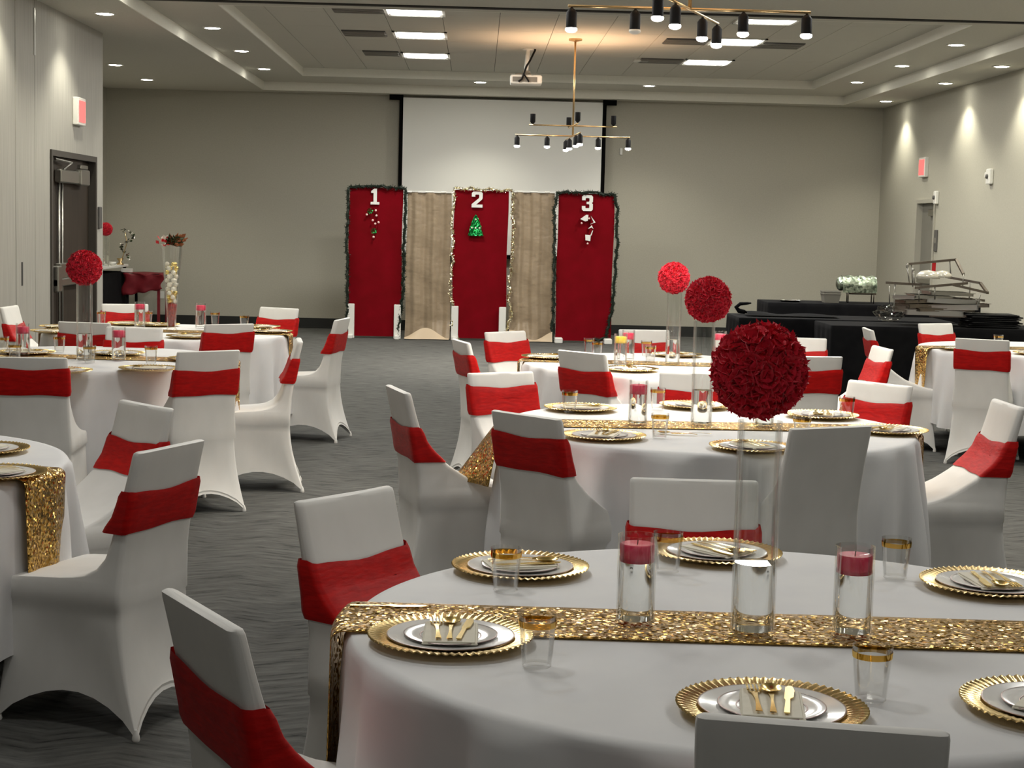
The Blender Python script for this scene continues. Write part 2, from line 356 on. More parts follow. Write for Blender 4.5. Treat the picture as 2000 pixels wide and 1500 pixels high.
for (x, y, w_, h_, lab, nm, cat) in ((1832,386,.10,.17,'small white alarm strobe at the corner of the grey door frame','alarm_strobe','alarm'),(1937,345,.14,.18,'white wall speaker unit high on the right wall','wall_alarm','alarm')):
    p = onX(x, y, XR); t = thing(nm, lab, cat, p)
    MB().box((-.05,-w_/2,-h_/2),(0,w_/2,h_/2),.01).build('case', MT['white'], t)
    MB().lathe([(.0,0),(.028,0),(.024,.02),(0,.024)],12).build('lens', MT['mat_grey'], t, True, loc=(-.05,0,0)).rotation_euler=(0,-pi/2,0)
    if 'unit' in lab: MB().box((-.05,w_/2,-.01),(-.02,w_/2+.05,.05),.006).build('side_horn', MT['white'], t)
p = onX(1829, 470, XR); t = thing('thermostat', 'dark wall control with pale centre right of the grey door', 'wall control', p)
MB().box((-.02,-.06,-.14),(0,.06,.14),.006).build('case', MT['mat_grey'], t); MB().box((-.024,-.05,-.035),(-.02,.05,.035)).build('display', MT['tub'], t)
o = MB().box((-.035,-.006,-.055),(.035,0,.055),.002).build('power_outlet', MT['white'], loc=onY(316, 576, YB)); tag(o, 'white power outlet low on the back wall beside the burgundy cloth', 'outlet')
o = MB().box((-.02,-.03,-.05),(.02,0,.05),.006).build('wall_sensor', MT['white'], loc=onY(1213, 296, YB)); tag(o, 'tiny white sensor on the back wall right of the screen', 'sensor')

# ================================================================ LIGHT FITTINGS
def troffer(p, i, label, PW=31):
    t = thing('ceiling_light', label, 'ceiling light', (p.x, p.y, Z3))
    W, D = .30, .34
    MB().box((-W,-D,-.014),(W,-D+.03,-.001)).box((-W,D-.03,-.014),(W,D,-.001)).box((-W,-D,-.014),(-W+.03,D,-.001)).box((W-.03,-D,-.014),(W,D,-.001)).build('frame', MT['white'], t)
    MB().box((-W+.03,-D+.03,-.006),(W-.03,D-.03,-.002)).build('reflector', MT['white'], t)
    MB().grid(6, 8, lambda u, v: (-.24+.48*u, -.26+.52*v, -.010-.016*sin(pi*v))).build('lens', MT['lens' if PW > 30 else 'lens_dim'], t, True)
    light('AREA', 'panel_lamp', (p.x, p.y, Z3-.05), PW, (1,.985,.93), shape='RECTANGLE', size=.5, size_y=.5)
for i, p in enumerate(trof):
    troffer(p, i, ['bright square ceiling light panel', ''][0] + [' nearest the camera, left row',' in the middle of the left row',' farthest back in the left row',' nearest the camera, right row',' in the middle of the right row',' farthest back in the right row'][i])
for k, (x, y, z) in enumerate(((-.68,12.2,Z2),(2.8,12.2,Z2),(-.68,9.6,Z2),(2.8,9.6,Z2),(-.68,6.6,Z1),(2.8,6.6,Z1),(-.68,3.9,Z1),(2.8,3.9,Z1),(-.68,.8,Z1),(2.8,.8,Z1),(-.68,-3.2,Z1),(2.8,-3.2,Z1))):  # unseen panels added to light near tables; last four add fill from behind
    Z3_ = Z3; Z3 = z
    troffer(Vector((x,y,z)), 0, ' unseen panel added for light above the tables, '+['left row farthest','right row farthest','left row, third','right row, third','left row, second','right row, second','left row nearest','right row nearest','left row, level with the camera','right row, level with the camera','left row, behind the camera','right row, behind the camera'][k], PW=(22,22,20,20,17,17,8,8,5,5,4,4)[k]); Z3 = Z3_
def downlight(p, z, w, label, tilt=0, real=True, col=(1,.96,.80), size=112, fit=None):
    t = thing('downlight', label, 'downlight', (p.x, p.y, z), group=None)
    R = .085
    MB().lathe([(R+.02,0),(R+.02,-.006),(R,-.009),(R-.006,-.004)],24,cap0=False,cap1=False).build('trim_ring', DLM[0], t, True)
    MB().lathe([(R-.006,-.003),(R-.02,-.010),(.001,-.016)],24,cap0=True).build('lens', MT['dl_lens'], t, True)
    light('SPOT', 'downlight_lamp', (p.x, p.y, z-.03), w, col, spot_size=radians(size), spot_blend=.65, shadow_soft_size=.05)
DLM = [MT['white']]
dl = [((205,26),Z1,'downlight at the top left corner beside the left wood wall'),((225,126),Z1,'middle downlight along the soffit above the exit sign on the left'),((287,155),Z1,'farthest downlight in the left soffit near the back wall'),
 ((415,54),Z2,'nearest downlight in the left row between the two ceiling steps'),((472,99),Z2,'middle downlight in the left row between the two ceiling steps'),((516,134),Z2,'farthest downlight in the left row between the two ceiling steps'),
 ((938,160),Z2,'small downlight over the projection screen, left of the projector'),((1268,167),Z2,'small downlight over the back wall, right of the projector'),
 ((1868,87),Z2,'nearest downlight in the right row between the two ceiling steps'),((1762,128),Z2,'middle downlight in the right row between the two ceiling steps'),((1674,160),Z2,'farthest downlight in the right row between the two ceiling steps'),
 ((1950,129),Z1,'nearest downlight along the top of the right wall'),((1841,162),Z1,'middle downlight along the top of the right wall'),((1726,197),Z1,'farthest downlight along the top of the right wall, by the corner')]
dlp = []
for (x, y), z, lab in dl:
    p = onz(x, y, z); 
    if z == Z2 and 900 < x < 1300: p.y = min(p.y, 23.45)
    if z == Z1 and x > 1500: p.x = XR-.30
    downlight(p, z, DOWN_W, lab); dlp.append(p)
# the same rows go on towards the camera, out of frame
for k, (x, y, z) in enumerate([(XR-.30,15.6,Z1),(XR-.30,13.2,Z1),(5.0,14.2,Z2),(-2.85,14.4,Z2),(XL+.32,13.2,Z1),(5.0,11.4,Z2),(-2.85,11.5,Z2),(XR-.30,10.8,Z1)]):
    downlight(Vector((x,y,z)), z, DOWN_W, 'downlight out of view towards the camera, '+['over the right wall, farthest','over the right wall, middle','in the right step row, farther','in the left step row, farther','beside the left wood wall','in the right step row, nearer','in the left step row, nearer','over the right wall, nearest'][k])

# air diffusers
def vent(p, w, d, label):
    t = thing('ceiling_vent', label, 'air vent', (p.x, p.y, Z3))
    MB().box((-w,-d,-.012),(w,d,-.001),.003).build('backing', MT['mat_grey'], t)
    for k in range(5):
        y = -d+2*d*(k+.5)/5
        MB().box((-w+.01,y-d*.12,-.02),(w-.01,y+d*.12,-.012)).build('slat', MT['tub'], t)
for i, (x, y, w_, lab) in enumerate([(700,17,.26,'dark slatted air vent nearest the camera, left of the light panels'),(712,64,.24,'middle dark slatted air vent left of the light panels'),(745,103,.22,'farthest dark slatted air vent left of the light panels'),
    (1290,118,.26,'dark slatted air vent right of the hanging rod near the projector'),(1340,80,.24,'dark slatted air vent between the chandelier shades'),(1520,88,.26,'faint square air vent right of the lit ceiling panels')]):
    vent(onz(x, y, Z3), w_, .24, lab)
p = onz(1252, 117, Z3)
o = MB().box((-.09,-.11,-.02),(.09,.11,-.001),.003).build('ceiling_plate', MT['white'], loc=(p.x,p.y,Z3)); tag(o, 'small white square plate on the ceiling left of a dark vent', 'plate')

# chandeliers
def shade(bm_mat, t, x, y, z, up=False, lit=True, scale=1.0):
    R, Hh = .029*scale, .088*scale
    s = -1 if not up else 1
    prof = [(.004, 0), (.008, s*.012), (R*.6, s*.018), (R, s*.034), (R, s*(.034+Hh)), (R-.004, s*(.034+Hh)), (R-.004, s*(.02+Hh))]
    o = MB().lathe(prof, 20, cap1=False).build('lamp_shade', MT['black'], t, True, 40, loc=(x, y, z))
    b = MB().sphere((0,0,s*((.036 if not up else .012)+Hh)), R*(1.12 if not up else .8), 16, 8, (1,1,.55)).build('bulb', MT['bulb'] if lit else MT['white'], o, True)
    return s*(.05+Hh)
def chandelier(cx, cy, zb, zu, Lx, Ly, ang, axang, off, label, upoff=.44, uz=True):
    t = thing('chandelier', label, 'chandelier', (cx, cy, Z3))
    MB().lathe([(.075,0),(.075,-.018),(.02,-.03),(.008,-.035)],24).build('canopy', MT['brass'], t, True, 40)
    MB().tube([(0,0,-.03),(0,0,zb-Z3)], .011, 10).build('stem', MT['brass'], t, True)
    def bar(a, L, z, nm):
        MB().tube([(-L*cos(a),-L*sin(a),z),(L*cos(a),L*sin(a),z)], .008, 8).build(nm, MT['brass'], t, True)
    ay = axang+pi/2+ang
    bar(axang, Lx+.02, zb-Z3, 'arm'); bar(ay, Ly+.02, zb-Z3, 'arm')
    bar(axang, upoff+.04, zu-Z3, 'arm'); bar(ay+.0, upoff+.02, zu-Z3, 'arm')
    for a, L in ((axang, Lx), (ay, Ly)):
        for k, q in enumerate((-1, -.46, .46, 1)):
            x, y = L*q*cos(a), L*q*sin(a); lit = not (off == (a == axang, k))
            d = shade(None, t, x, y, zb-Z3, lit=lit)
            if lit: light('SPOT', 'chandelier_lamp', (cx+x, cy+y, zb+d-.03), CH_W, (1,.93,.80), spot_size=radians(110), spot_blend=.6, shadow_soft_size=.035)
    for a in (axang, ay+.0):
        for q in (-1, 1):
            x, y = upoff*q*cos(a), upoff*q*sin(a)
            d = shade(None, t, x, y, zu-Z3, up=True)
            light('SPOT', 'chandelier_uplamp', (cx+x, cy+y, zu+d+.04), UP_W, (1,.62,.36), rot=(pi,0,0), spot_size=radians(160), spot_blend=1, shadow_soft_size=.03)
cf = onz(1124, 76, Z3)
zb = onY(1120, 266, cf.y).z; zu = onY(1120, 246, cf.y).z
chandelier(cf.x, cf.y, zb, zu, .62, .72, radians(3), 0, None, 'black and brass chandelier with cylinder shades hanging before the screen', upoff=.45)
yn = 8.95; cn = onY(1347, 18, yn)
chandelier(cn.x, cn.y, cn.z, cn.z+.115*1.0, .635, .62, radians(-22), 0, (True, 1), 'nearer black and brass chandelier cut by the top of the frame', upoff=.45)

# projector
p = onY(1027, 157, 19.6); t = thing('projector', 'white projector hanging on a white pole below the ceiling', 'projector', p)
MB().box((-.185,-.15,-.052),(.185,.15,.052),.012).build('body', MT['white'], t)
MB().box((-.16,-.153,-.03),(.13,-.15,.028)).build('port_panel', MT['tub'], t)
MB().box((-.13,-.08,.052),(.06,.08,.075),.006).box((-.05,-.05,.075),(.05,.05,.11),.008).build('mount_bracket', MT['steel'], t)
MB().tube([(0,0,.10),(0.02,0,Z3-p.z)],.026,10).lathe([(.07,0),(.07,.012)],16,(0.02,0,Z3-p.z-.013)).build('pole', MT['white'], t, True, 40)
MB().tube([(.10,0,Z3-p.z),(.10,-.02,.35),(.04,-.1,.22),(.0,-.15,.15),(-.03,-.16,.06),(-.05,-.165,.0),(-.09,-.16,-.03)],.012,6).tube([(-.03,-.16,.06),(.02,-.17,-.01),(.03,-.16,-.03)],.010,6).build('cable', MT['black'], t, True)

# projection screen
YS = 24.08
a = onY(788,186,YS); b = onY(1178,194,YS)
t = thing('projection_screen', 'large white projection screen with black side borders on the back wall', 'projection screen', ((a.x+b.x)/2, YS, 0))
hw = (b.x-a.x)/2
MB().box((-hw,0,1.15),(hw,.006,Z1-.04)).build('screen_sheet', MT['screen'], t)
MB().box((-hw-.055,-.004,1.1),(-hw,.012,Z1-.03)).box((hw,-.004,1.1),(hw+.055,.012,Z1-.03)).box((-hw-.055,-.004,1.09),(hw+.055,.012,1.15)).build('black_border', MT['blackmatte'], t)
MB().box((-hw-.2,-.03,Z1-.075),(-hw-.0,.04,Z1-.002)).build('housing_end', MT['blackmatte'], t)
MB().box((hw,-.03,Z1-.075),(hw+.2,.04,Z1-.002)).build('housing_end', MT['blackmatte'], t)

# ================================================================ GAME DOORS
YD = 22.45
def digit_polys(ch):
    # coordinates in a 0..1 x 0..1.45 box
    if ch == '1': return [[(.10,0),(.90,0),(.90,.24),(.67,.24),(.67,1.45),(.42,1.45),(.14,1.22),(.14,1.05),(.36,1.05),(.36,.24),(.10,.24)]]
    if ch == '2': return [[(0,0),(1,0),(1,.27),(.42,.27),(.95,.74),(1,.86),(1,1.30),(.86,1.45),(.14,1.45),(0,1.30),(0,.98),(.32,.98),(.32,1.14),(.38,1.18),(.62,1.18),(.68,1.14),(.68,.90),(.62,.82),(0,.30)]]
    return [[(0,.14),(.14,0),(.86,0),(1,.14),(1,.64),(.90,.74),(1,.84),(1,1.31),(.86,1.45),(.14,1.45),(0,1.31),(0,.98),(.32,.98),(.32,1.14),(.38,1.19),(.62,1.19),(.68,1.14),(.68,.90),(.62,.85),(.42,.85),(.42,.63),(.62,.63),(.68,.58),(.68,.31),(.62,.26),(.38,.26),(.32,.31),(.32,.46),(0,.46)]]
def fuzzy(path, r, n_per_m, m_core, name, label, cat, rr, mat2=None, loc=None, seg=.05, jit=.02, w=.004):
    path = [Vector(q) for q in path]; mb = MB(); pts = []
    for a, b in zip(path[:-1], path[1:]):
        L = (b-a).length; k = max(1, int(L/seg))
        for i in range(k): pts.append(a.lerp(b, i/k)+Vector((random.uniform(-jit,jit), random.uniform(-.01,.01), random.uniform(-jit,jit))))
    pts.append(path[-1]); mb.tube(pts, r*.45, 5)
    for a, b in zip(pts[:-1], pts[1:]):
        for i in range(max(1,int((b-a).length*n_per_m))):
            c = a.lerp(b, random.random()); d = Vector((random.gauss(0,1),random.gauss(0,1),random.gauss(0,1))).normalized()
            e = d.cross(Vector((random.gauss(0,1),random.gauss(0,1),.3))).normalized()*w; q = c+d*r*random.uniform(.7,1.2)
            mb.add([c-e, c+e, q+e*.6, q-e*.6], [(0,1,2,3)])
    o = mb.build(name, m_core); tag(o, label, cat); return o
DOORS = [(681,785,366,658,'1'),(884,990,372,661,'2'),(1087,1196,378,668,'3')]
dinfo = []
for xl, xr, yt, yb, ch in DOORS:
    base = onz((xl+xr)/2, yb, 0); Yd = YD
    A = onY(xl, (yt+yb)/2, Yd); B = onY(xr, (yt+yb)/2, Yd); top = onY((xl+xr)/2, yt, Yd).z
    cx = (A.x+B.x)/2; hw = (B.x-A.x)/2; dinfo.append((cx, hw, top))
    t = thing('game_door', {'1':'leftmost','2':'middle','3':'rightmost'}[ch]+' tall crimson door panel marked with a white number '+ch, 'door prop', (cx, Yd, 0))
    def wav(u, v, hw=hw, top=top, s=ord(ch)):
        return (-hw+2*hw*u + .006*sin(9*v+s), -.012*sin(5*u+3*v+s)*(1-v*.3)-.008*sin(14*u+s)*(1-v)-.03, .03+(top-.03)*v)
    MB().grid(16, 40, wav).build('red_panel', MT['redpaper'], t, True)
    fr = MB().box((-hw+.005,0,0.02),(-hw+.055,.045,top-.01)).box((hw-.055,0,0.02),(hw-.005,.045,top-.01)).box((-hw+.055,0,top-.06),(hw-.055,.045,top-.01)).box((-hw+.055,0,.9),(hw-.055,.045,.95))
    fr.build('frame', MT['white'], t)
    fl = .47 if ch != '3' else .09
    for s in (-1, 1):
        x = s*(hw-.045)
        if ch == '3': MB().box((x-.055,-.22,0),(x+.055,.2,.075),.01).build('foot', MT['white'], t)
        else: MB().box((x-.048,-.085,0.0),(x+.048,-.045,fl),.006).box((x-.03,-.18,0),(x+.03,.2,.05),.006).build('foot', MT['white'], t)
    nh = .215; nw = nh/1.45; zt = top-(.035 if ch!='3' else .04)
    nb = MB()
    for P in digit_polys(ch): nb.prism([(x*nw-nw/2+(0.0), zt-nh+.018+z*nw) for x, z in P], -.062, -.052)
    xo = onY({'1':733,'2':932,'3':1147}[ch], 390, Yd).x-cx
    o = nb.build('number', MT['white'], t); o.location.x = xo; o['label'] = 'white block number '+ch
# tree ornament on door 2, candy canes on 1 and 3
c = onY(929, 441, YD-.06); t = thing('tree_ornament', 'green tinsel Christmas tree ornament on the middle door', 'ornament', (c.x, YD-.075, c.z))
P = [(-.105,-.135),(.105,-.135),(.075,-.04),(.085,-.04),(.055,.04),(.062,.04),(.02,.13),(0,.155),(-.02,.13),(-.062,.04),(-.055,.04),(-.085,-.04),(-.075,-.04)]
MB().prism(P, -.012, .012).build('tree_body', MT['green_foil'], t)
fz_ = MB()
for i in range(260):
    v = random.random(); z = -.13+.27*v; x = random.uniform(-1,1)*(.105*(1-v)+.012)
    d = Vector((random.uniform(-1,1)+x*6, -.6, random.uniform(-1,.8))).normalized()*.022; e = Vector((.003,0,.002)); q = Vector((x,-.012,z))
    fz_.add([q-e,q+e,q+d],[(0,1,2)])
fz_.build('tinsel_fringe', MT['green_foil'], t)['kind'] = 'stuff'
for (x, z) in ((0,.085),(-.05,-.03),(0.0,-.03),(.055,-.03)): MB().sphere((x,-.02,z),.013,8,6).build('bauble', MT['pearl'], t, True)
def cane_path(cx, s): return [(-.085*s,0,.10),(-.075*s,0,.15),(-.03*s,0,.185),(.03*s,0,.17),(.055*s,0,.11),(.05*s,0,.03),(.03*s,0,-.06),(.015*s,0,-.17)]
c = onY(731, 434, YD-.06); t = thing('candy_cane_ornament', 'tinsel candy cane ornament with green bow on door number 1', 'ornament', (c.x, YD-.075, c.z))
MB().tube(cane_path(0,1), .013, 6).build('cane', MT['redpaper'], t, True)
for (x, z) in ((-.10,.10),(.02,.16),(.03,.09),(-.02,.025),(.015,-.02),(-.005,-.2),(.06,.0)): MB().sphere((x,-.02,z),.016,8,6).build('bauble', MT['pink_dot'], t, True)
for (x, z) in ((-.055,.15),(0,-.12)):
    g = MB()
    for k in range(10): a = k*.63; g.add([(x,-.02,z),(x+.045*cos(a),-.03,z+.045*sin(a)),(x+.04*cos(a+.35),-.02,z+.04*sin(a+.35))],[(0,1,2)])
    g.build('bow', MT['green_foil'], t)
c = onY(1148, 447, YD-.06); t = thing('candy_cane_ornament', 'white and red patchwork candy cane ornament on door number 3', 'ornament', (c.x, YD-.075, c.z))
MB().tube(cane_path(0,1), .024, 8).build('cane', MT['redpaper'], t, True)
for P in ([(-.11,.13),(-.03,.19),(0,.19),(-.005,.11),(-.04,.10)],[(.03,.18),(.10,.09),(.02,.06),(.075,.09)],[(.0,.0),(.05,.05),(.075,.0),(.05,.02)],[(-.035,-.08),(.04,-.085),(.035,-.165),(-.03,-.155)],[(.035,-.085),(.06,-.02),(.07,-.02),(.05,-.09)]):
    MB().prism(P, -.032, -.022).build('white_patch', MT['white'], t)
for (x, z) in ((-.09,.075),(0,-.2),(.01,.14)): MB().sphere((x,-.035,z),.014,8,6).build('bauble', MT['pink_dot'], t, True)
# curtains between the doors
def curtain(xl, xr, seed, label, flare):
    A = onY(xl, 500, YD).x; B = onY(xr, 500, YD).x; top = onY((xl+xr)/2, 372, YD).z
    t = thing('curtain', label, 'curtain', ((A+B)/2, YD+.03, 0)); hw = (B-A)/2; rnd = random.Random(seed); ph = [rnd.uniform(0,6) for _ in range(8)]
    def fn(u, v):
        y = .026*sin(2*pi*2.6*u+ph[0]+.6*sin(3*v+ph[1]))*(.6+.4*(1-v)) + .005*sin(2*pi*7*u+ph[2]+v) + .007*sin(24*v+ph[3]+5*u)*(1 if v<.7 else .4)
        if v < .12: y -= (.12-v)*1.0*(.5+.5*sin(5*u+ph[4])) 
        return (-hw*(1.02-.03*v)+2*hw*(1.02-.03*v)*u+.008*sin(9*v+ph[5]), y, .02+(top-.03-.02)*v)
    MB().grid(64, 60, fn).build('curtain_panel', MT['satin'], t, True)
    MB().grid(40, 6, lambda u, v: (-hw*1.0+2*hw*u, -.10-.03*sin(7*u+ph[6])-.07*(1-v), .012+.15*v*(.55+.45*sin(6*u+ph[7])))).build('pale_hem', MT['satin2'], t, True)
    MB().tube([(-hw-.03,0,top-.02),(hw+.03,0,top-.02)],.012,8).build('rod', MT['white'], t, True)
    for q in (-.95,-.35,.35,.9)[:4]:
        MB().box((q*hw-.05,-.02,top-.03),(q*hw+.05,-.035,top-.008)).build('clip', MT['white'], t)
    for q in (.12,.27,.45,.62,.8): 
        pass
curtain(793, 880, 3, 'champagne satin curtain on the left, between the first two red doors', 1)
curtain(997, 1082, 8, 'champagne satin curtain on the right, before the last red door', 1)
def dpath(i, pts): cx, hw, top = dinfo[i]; return [(cx+x*hw, YD-.07+(.0), z*top) for x, z in pts]
def G(i, pts, m, nm, lab, r=.042, n=420, jit=.014): fuzzy(dpath(i, pts), r, n, m, nm, lab, 'garland', r, jit=jit)
G(0, [(-1.03,.02),(-1.0,.3),(-1.05,.6),(-1.04,.9),(-1.02,1.0),(-.2,1.003),(.1,1.008),(1.05,1.0),(1.12,.95),(1.08,.6),(1.06,.3),(.9,.02)], MT['fuzz'], 'green_garland', 'dark green tinsel garland framing the leftmost red door')
G(2, [(-1.12,.02),(-1.08,.3),(-1.1,.6),(-1.14,.9),(-1.05,1.005),(-.3,1.008),(.3,1.005),(1.0,1.0),(1.1,.9),(1.13,.7),(1.08,.4),(1.0,.2),(.85,.04),(.1,.01)], MT['fuzz'], 'green_garland', 'dark green tinsel garland framing the rightmost red door')
G(1, [(-.75,.01),(-1.0,.1),(-.95,.18),(-1.03,.35),(-1.0,.6),(-1.03,.85),(-1.0,1.005),(-.4,1.01),(.3,1.005),(1.15,1.0),(1.18,.8),(1.22,.7),(1.12,.45),(1.1,.25),(1.2,.18),(1.0,.06)], MT['tinsel'], 'gold_garland', 'sparkling gold tinsel garland around door number 2', r=.034, n=330, jit=.02)

# ================================================================ CHAIRS
SASH_Z = (.630, .775)
def lerp_tab(tab, z):
    if z <= tab[0][0]: return tab[0][1]
    for (a, va), (b, vb) in zip(tab[:-1], tab[1:]):
        if z <= b: t = (z-a)/(b-a); return va+(vb-va)*t
    return tab[-1][1]
FR_WEB = [(.44,.222),(.462,.214),(.470,.165),(.482,.110),(.500,.055),(.53,-.002),(.57,-.062),(.61,-.112),(.64,-.145),(.68,-.176),(.73,-.196),(.80,-.217),(.885,-.240)]
FR_FLAT = [(.44,.222),(.460,.216),(.468,.16),(.472,.08),(.477,.0),(.487,-.06),(.51,-.105),(.55,-.140),(.60,-.158),(.68,-.182),(.73,-.196),(.80,-.217),(.885,-.240)]
FR = FR_WEB
BK = [(.38,-.205),(.45,-.203),(.55,-.210),(.65,-.224),(.75,-.243),(.885,-.274)]
WF = [(.44,.205),(.462,.198),(.48,.190),(.53,.180),(.62,.180),(.885,.183)]
WB = [(.44,.196),(.55,.188),(.65,.186),(.885,.185)]
NS = 9
def ring(z, grow=0, zfun=None):
    yf, yb, wf, wb = (lerp_tab(T, z) for T in (FR, BK, WF, WB)); yf += grow; yb -= grow; wf += grow; wb += grow
    rad = min(.016, (yf-yb)*.45)
    cs = [(-wf,yf),(wf,yf),(wb,yb),(-wb,yb)]
    P = []
    for k in range(4):
        a, b = Vector(cs[k]), Vector(cs[(k+1)%4]); pr, nx_ = Vector(cs[k-1]), None
        d = (b-a).normalized(); L = (b-a).length
        for i in range(NS+1):
            s = i/NS; q = a + d*(rad + (L-2*rad)*s); P.append((q.x, q.y, k, s))
        # corner point
        c = cs[(k+1)%4]; nb = Vector(cs[(k+2)%4]); e = (nb-b).normalized()
        q = b - d*rad*.3 + e*rad*.3; P.append((q.x, q.y, k, 1.5))
    return P
def chair_cover():
    mb = MB(); rings = []
    zt = [.885,.883,.876]; 
    lv = [.872,.84,.80,.76,.72,.68,.64,.60,.57,.545,.525,.51,.497,.488,.480,.475,.470,.466,.462,.452]
    top = ring(.885); cyt = sum(p[1] for p in top)/len(top)
    rings.append([(p[0]*.96, cyt+(p[1]-cyt)*.55, .886-.004*(1-abs(p[0])/.19)) for p in top])
    rings.append([(p[0]*.992, cyt+(p[1]-cyt)*.92, .882) for p in top])
    for z in lv: rings.append([(p[0], p[1], z) for p in ring(z)])
    sb = ring(.44)
    rings.append([(p[0], p[1], .40) for p in sb])
    ins = [(p[0]*.965, p[1]*.965 if p[1] > 0 else p[1]*.99) for p in sb]
    rings.append([(q[0], q[1], .392) for q in ins])
    feet = [(-.222,.245),(.222,.245),(.215,-.285),(-.215,-.285)]
    def foot_xy(k, s):
        if s > 1: return feet[(k+1)%4]
        a, b = Vector(feet[k]), Vector(feet[(k+1)%4]); q = a.lerp(b, s)
        n = Vector((0,0))-((a+b)/2); n.normalize(); return q + n*(.035*sin(pi*s))
    A = {0:.105, 1:.115, 2:.105, 3:.115}
    for t in (.12,.25,.38,.5,.62,.74,.85,.94,1.0):
        R = []
        for i, p in enumerate(sb):
            k, s = p[2], p[3]; fx = foot_xy(k, s); ss = min(s, 1) if s <= 1 else 0
            hz = .004+A[k]*(sin(pi*ss)**.75 if 0 < ss < 1 else 0)
            e = t**1.75; x = ins[i][0]+(fx[0]-ins[i][0])*e; y = ins[i][1]+(fx[1]-ins[i][1])*e
            bow = .018*sin(pi*t)*sin(pi*ss)
            m_ = ((0,-1),(-1,0),(0,1),(1,0))[k]; R.append((x+m_[0]*bow, y+m_[1]*bow, .392+(hz-.392)*t))
        rings.append(R)
    last = rings[-1]
    rings.append([(x*.975, y*.975, z+.004) for x, y, z in last]); rings.append([(x*.985, y*.985, z+.02) for x, y, z in last])
    n = len(rings[0])
    for R in rings: assert len(R) == n
    V = [q for R in rings for q in R]; F = []
    for k in range(len(rings)-1):
        for i in range(n): j = (i+1)%n; F.append((k*n+i,k*n+j,(k+1)*n+j,(k+1)*n+i)[::-1])
    F.append(tuple(range(n)))
    return mb.add(V, F).mesh('seat_cover', MT['cover'], True, 50)
def RG(z, g): return ring(z, g)
def sash_mesh(z0, z1, tilt=0):
    rings = []; N = 8
    for i in range(N+1):
        v = i/N; z = z0+(z1-z0)*v; R = []
        for pi_, p in enumerate(ring(z, .0)):
            k, s = p[2], min(p[3], 1); sag = (-.010*sin(pi*s) if k in (0, 2) else 0) + (-.006 if k == 0 else 0)
            zz = z + sag*(1 if v > .5 else -.3) + .002*sin(14*p[0]*10+i)
            zz += tilt*p[0]; q = RG(zz, .010 if 0 < i < N else .006)[pi_]
            R.append((q[0], q[1], zz))
        rings.append(R)
    n = len(rings[0]); V = [q for R in rings for q in R]
    F = [(k*n+i,k*n+(i+1)%n,(k+1)*n+(i+1)%n,(k+1)*n+i) for k in range(N) for i in range(n)]
    return MB().add(V, F).mesh('sash', MT['sash'], True, 60)
cover_me = chair_cover(); SM = {'hh': sash_mesh(.690, .832), 'h': sash_mesh(.665, .810), 'k': sash_mesh(.640, .785), 'm': sash_mesh(.630, .762), 'l': sash_mesh(.59, .740), 't': sash_mesh(.60, .752, -.07)}
FR = FR_FLAT; flat_me = chair_cover(); FR = FR_WEB
pocket_me = MB().lathe([(.011,0),(.013,.005),(.010,.02),(.004,.035)],12).mesh('foot_pocket', MT['cover'], True, 50)
def chair(cx, cy, deg, label, sash='m', group=None, dz=0):
    a = radians(deg)-pi/2
    t = thing('banquet_chair', label, 'chair', (cx+.257*cos(radians(deg)), cy+.257*sin(radians(deg)), 0), a)
    obj('seat_cover', flat_me if 'big covered' in label or 'in profile on the aisle' in label or 'seen side on' in label else cover_me, t)
    if sash: obj('sash', SM[sash], t)
    for x, y in ((-.214,.236),(.214,.236),(.207,-.276),(-.207,-.276)): obj('foot_pocket', pocket_me, t, (x, y, 0))
    return t
TAB = {'T1':(.62,3.40),'T2':(1.0,6.95),'T3':(1.17,10.1),'T4':(-2.3,9.65),'T5':(-2.25,11.98),'T6':(-2.25,5.45),'T7':(4.22,12.2)}
TN = {'T1':'nearest round table','T2':'round table in the middle','T3':'farthest table right of the aisle','T4':'left table with the red ball vase','T5':'far left table with the bauble vase','T6':'table cut off at left edge','T7':'table cut off at right edge'}
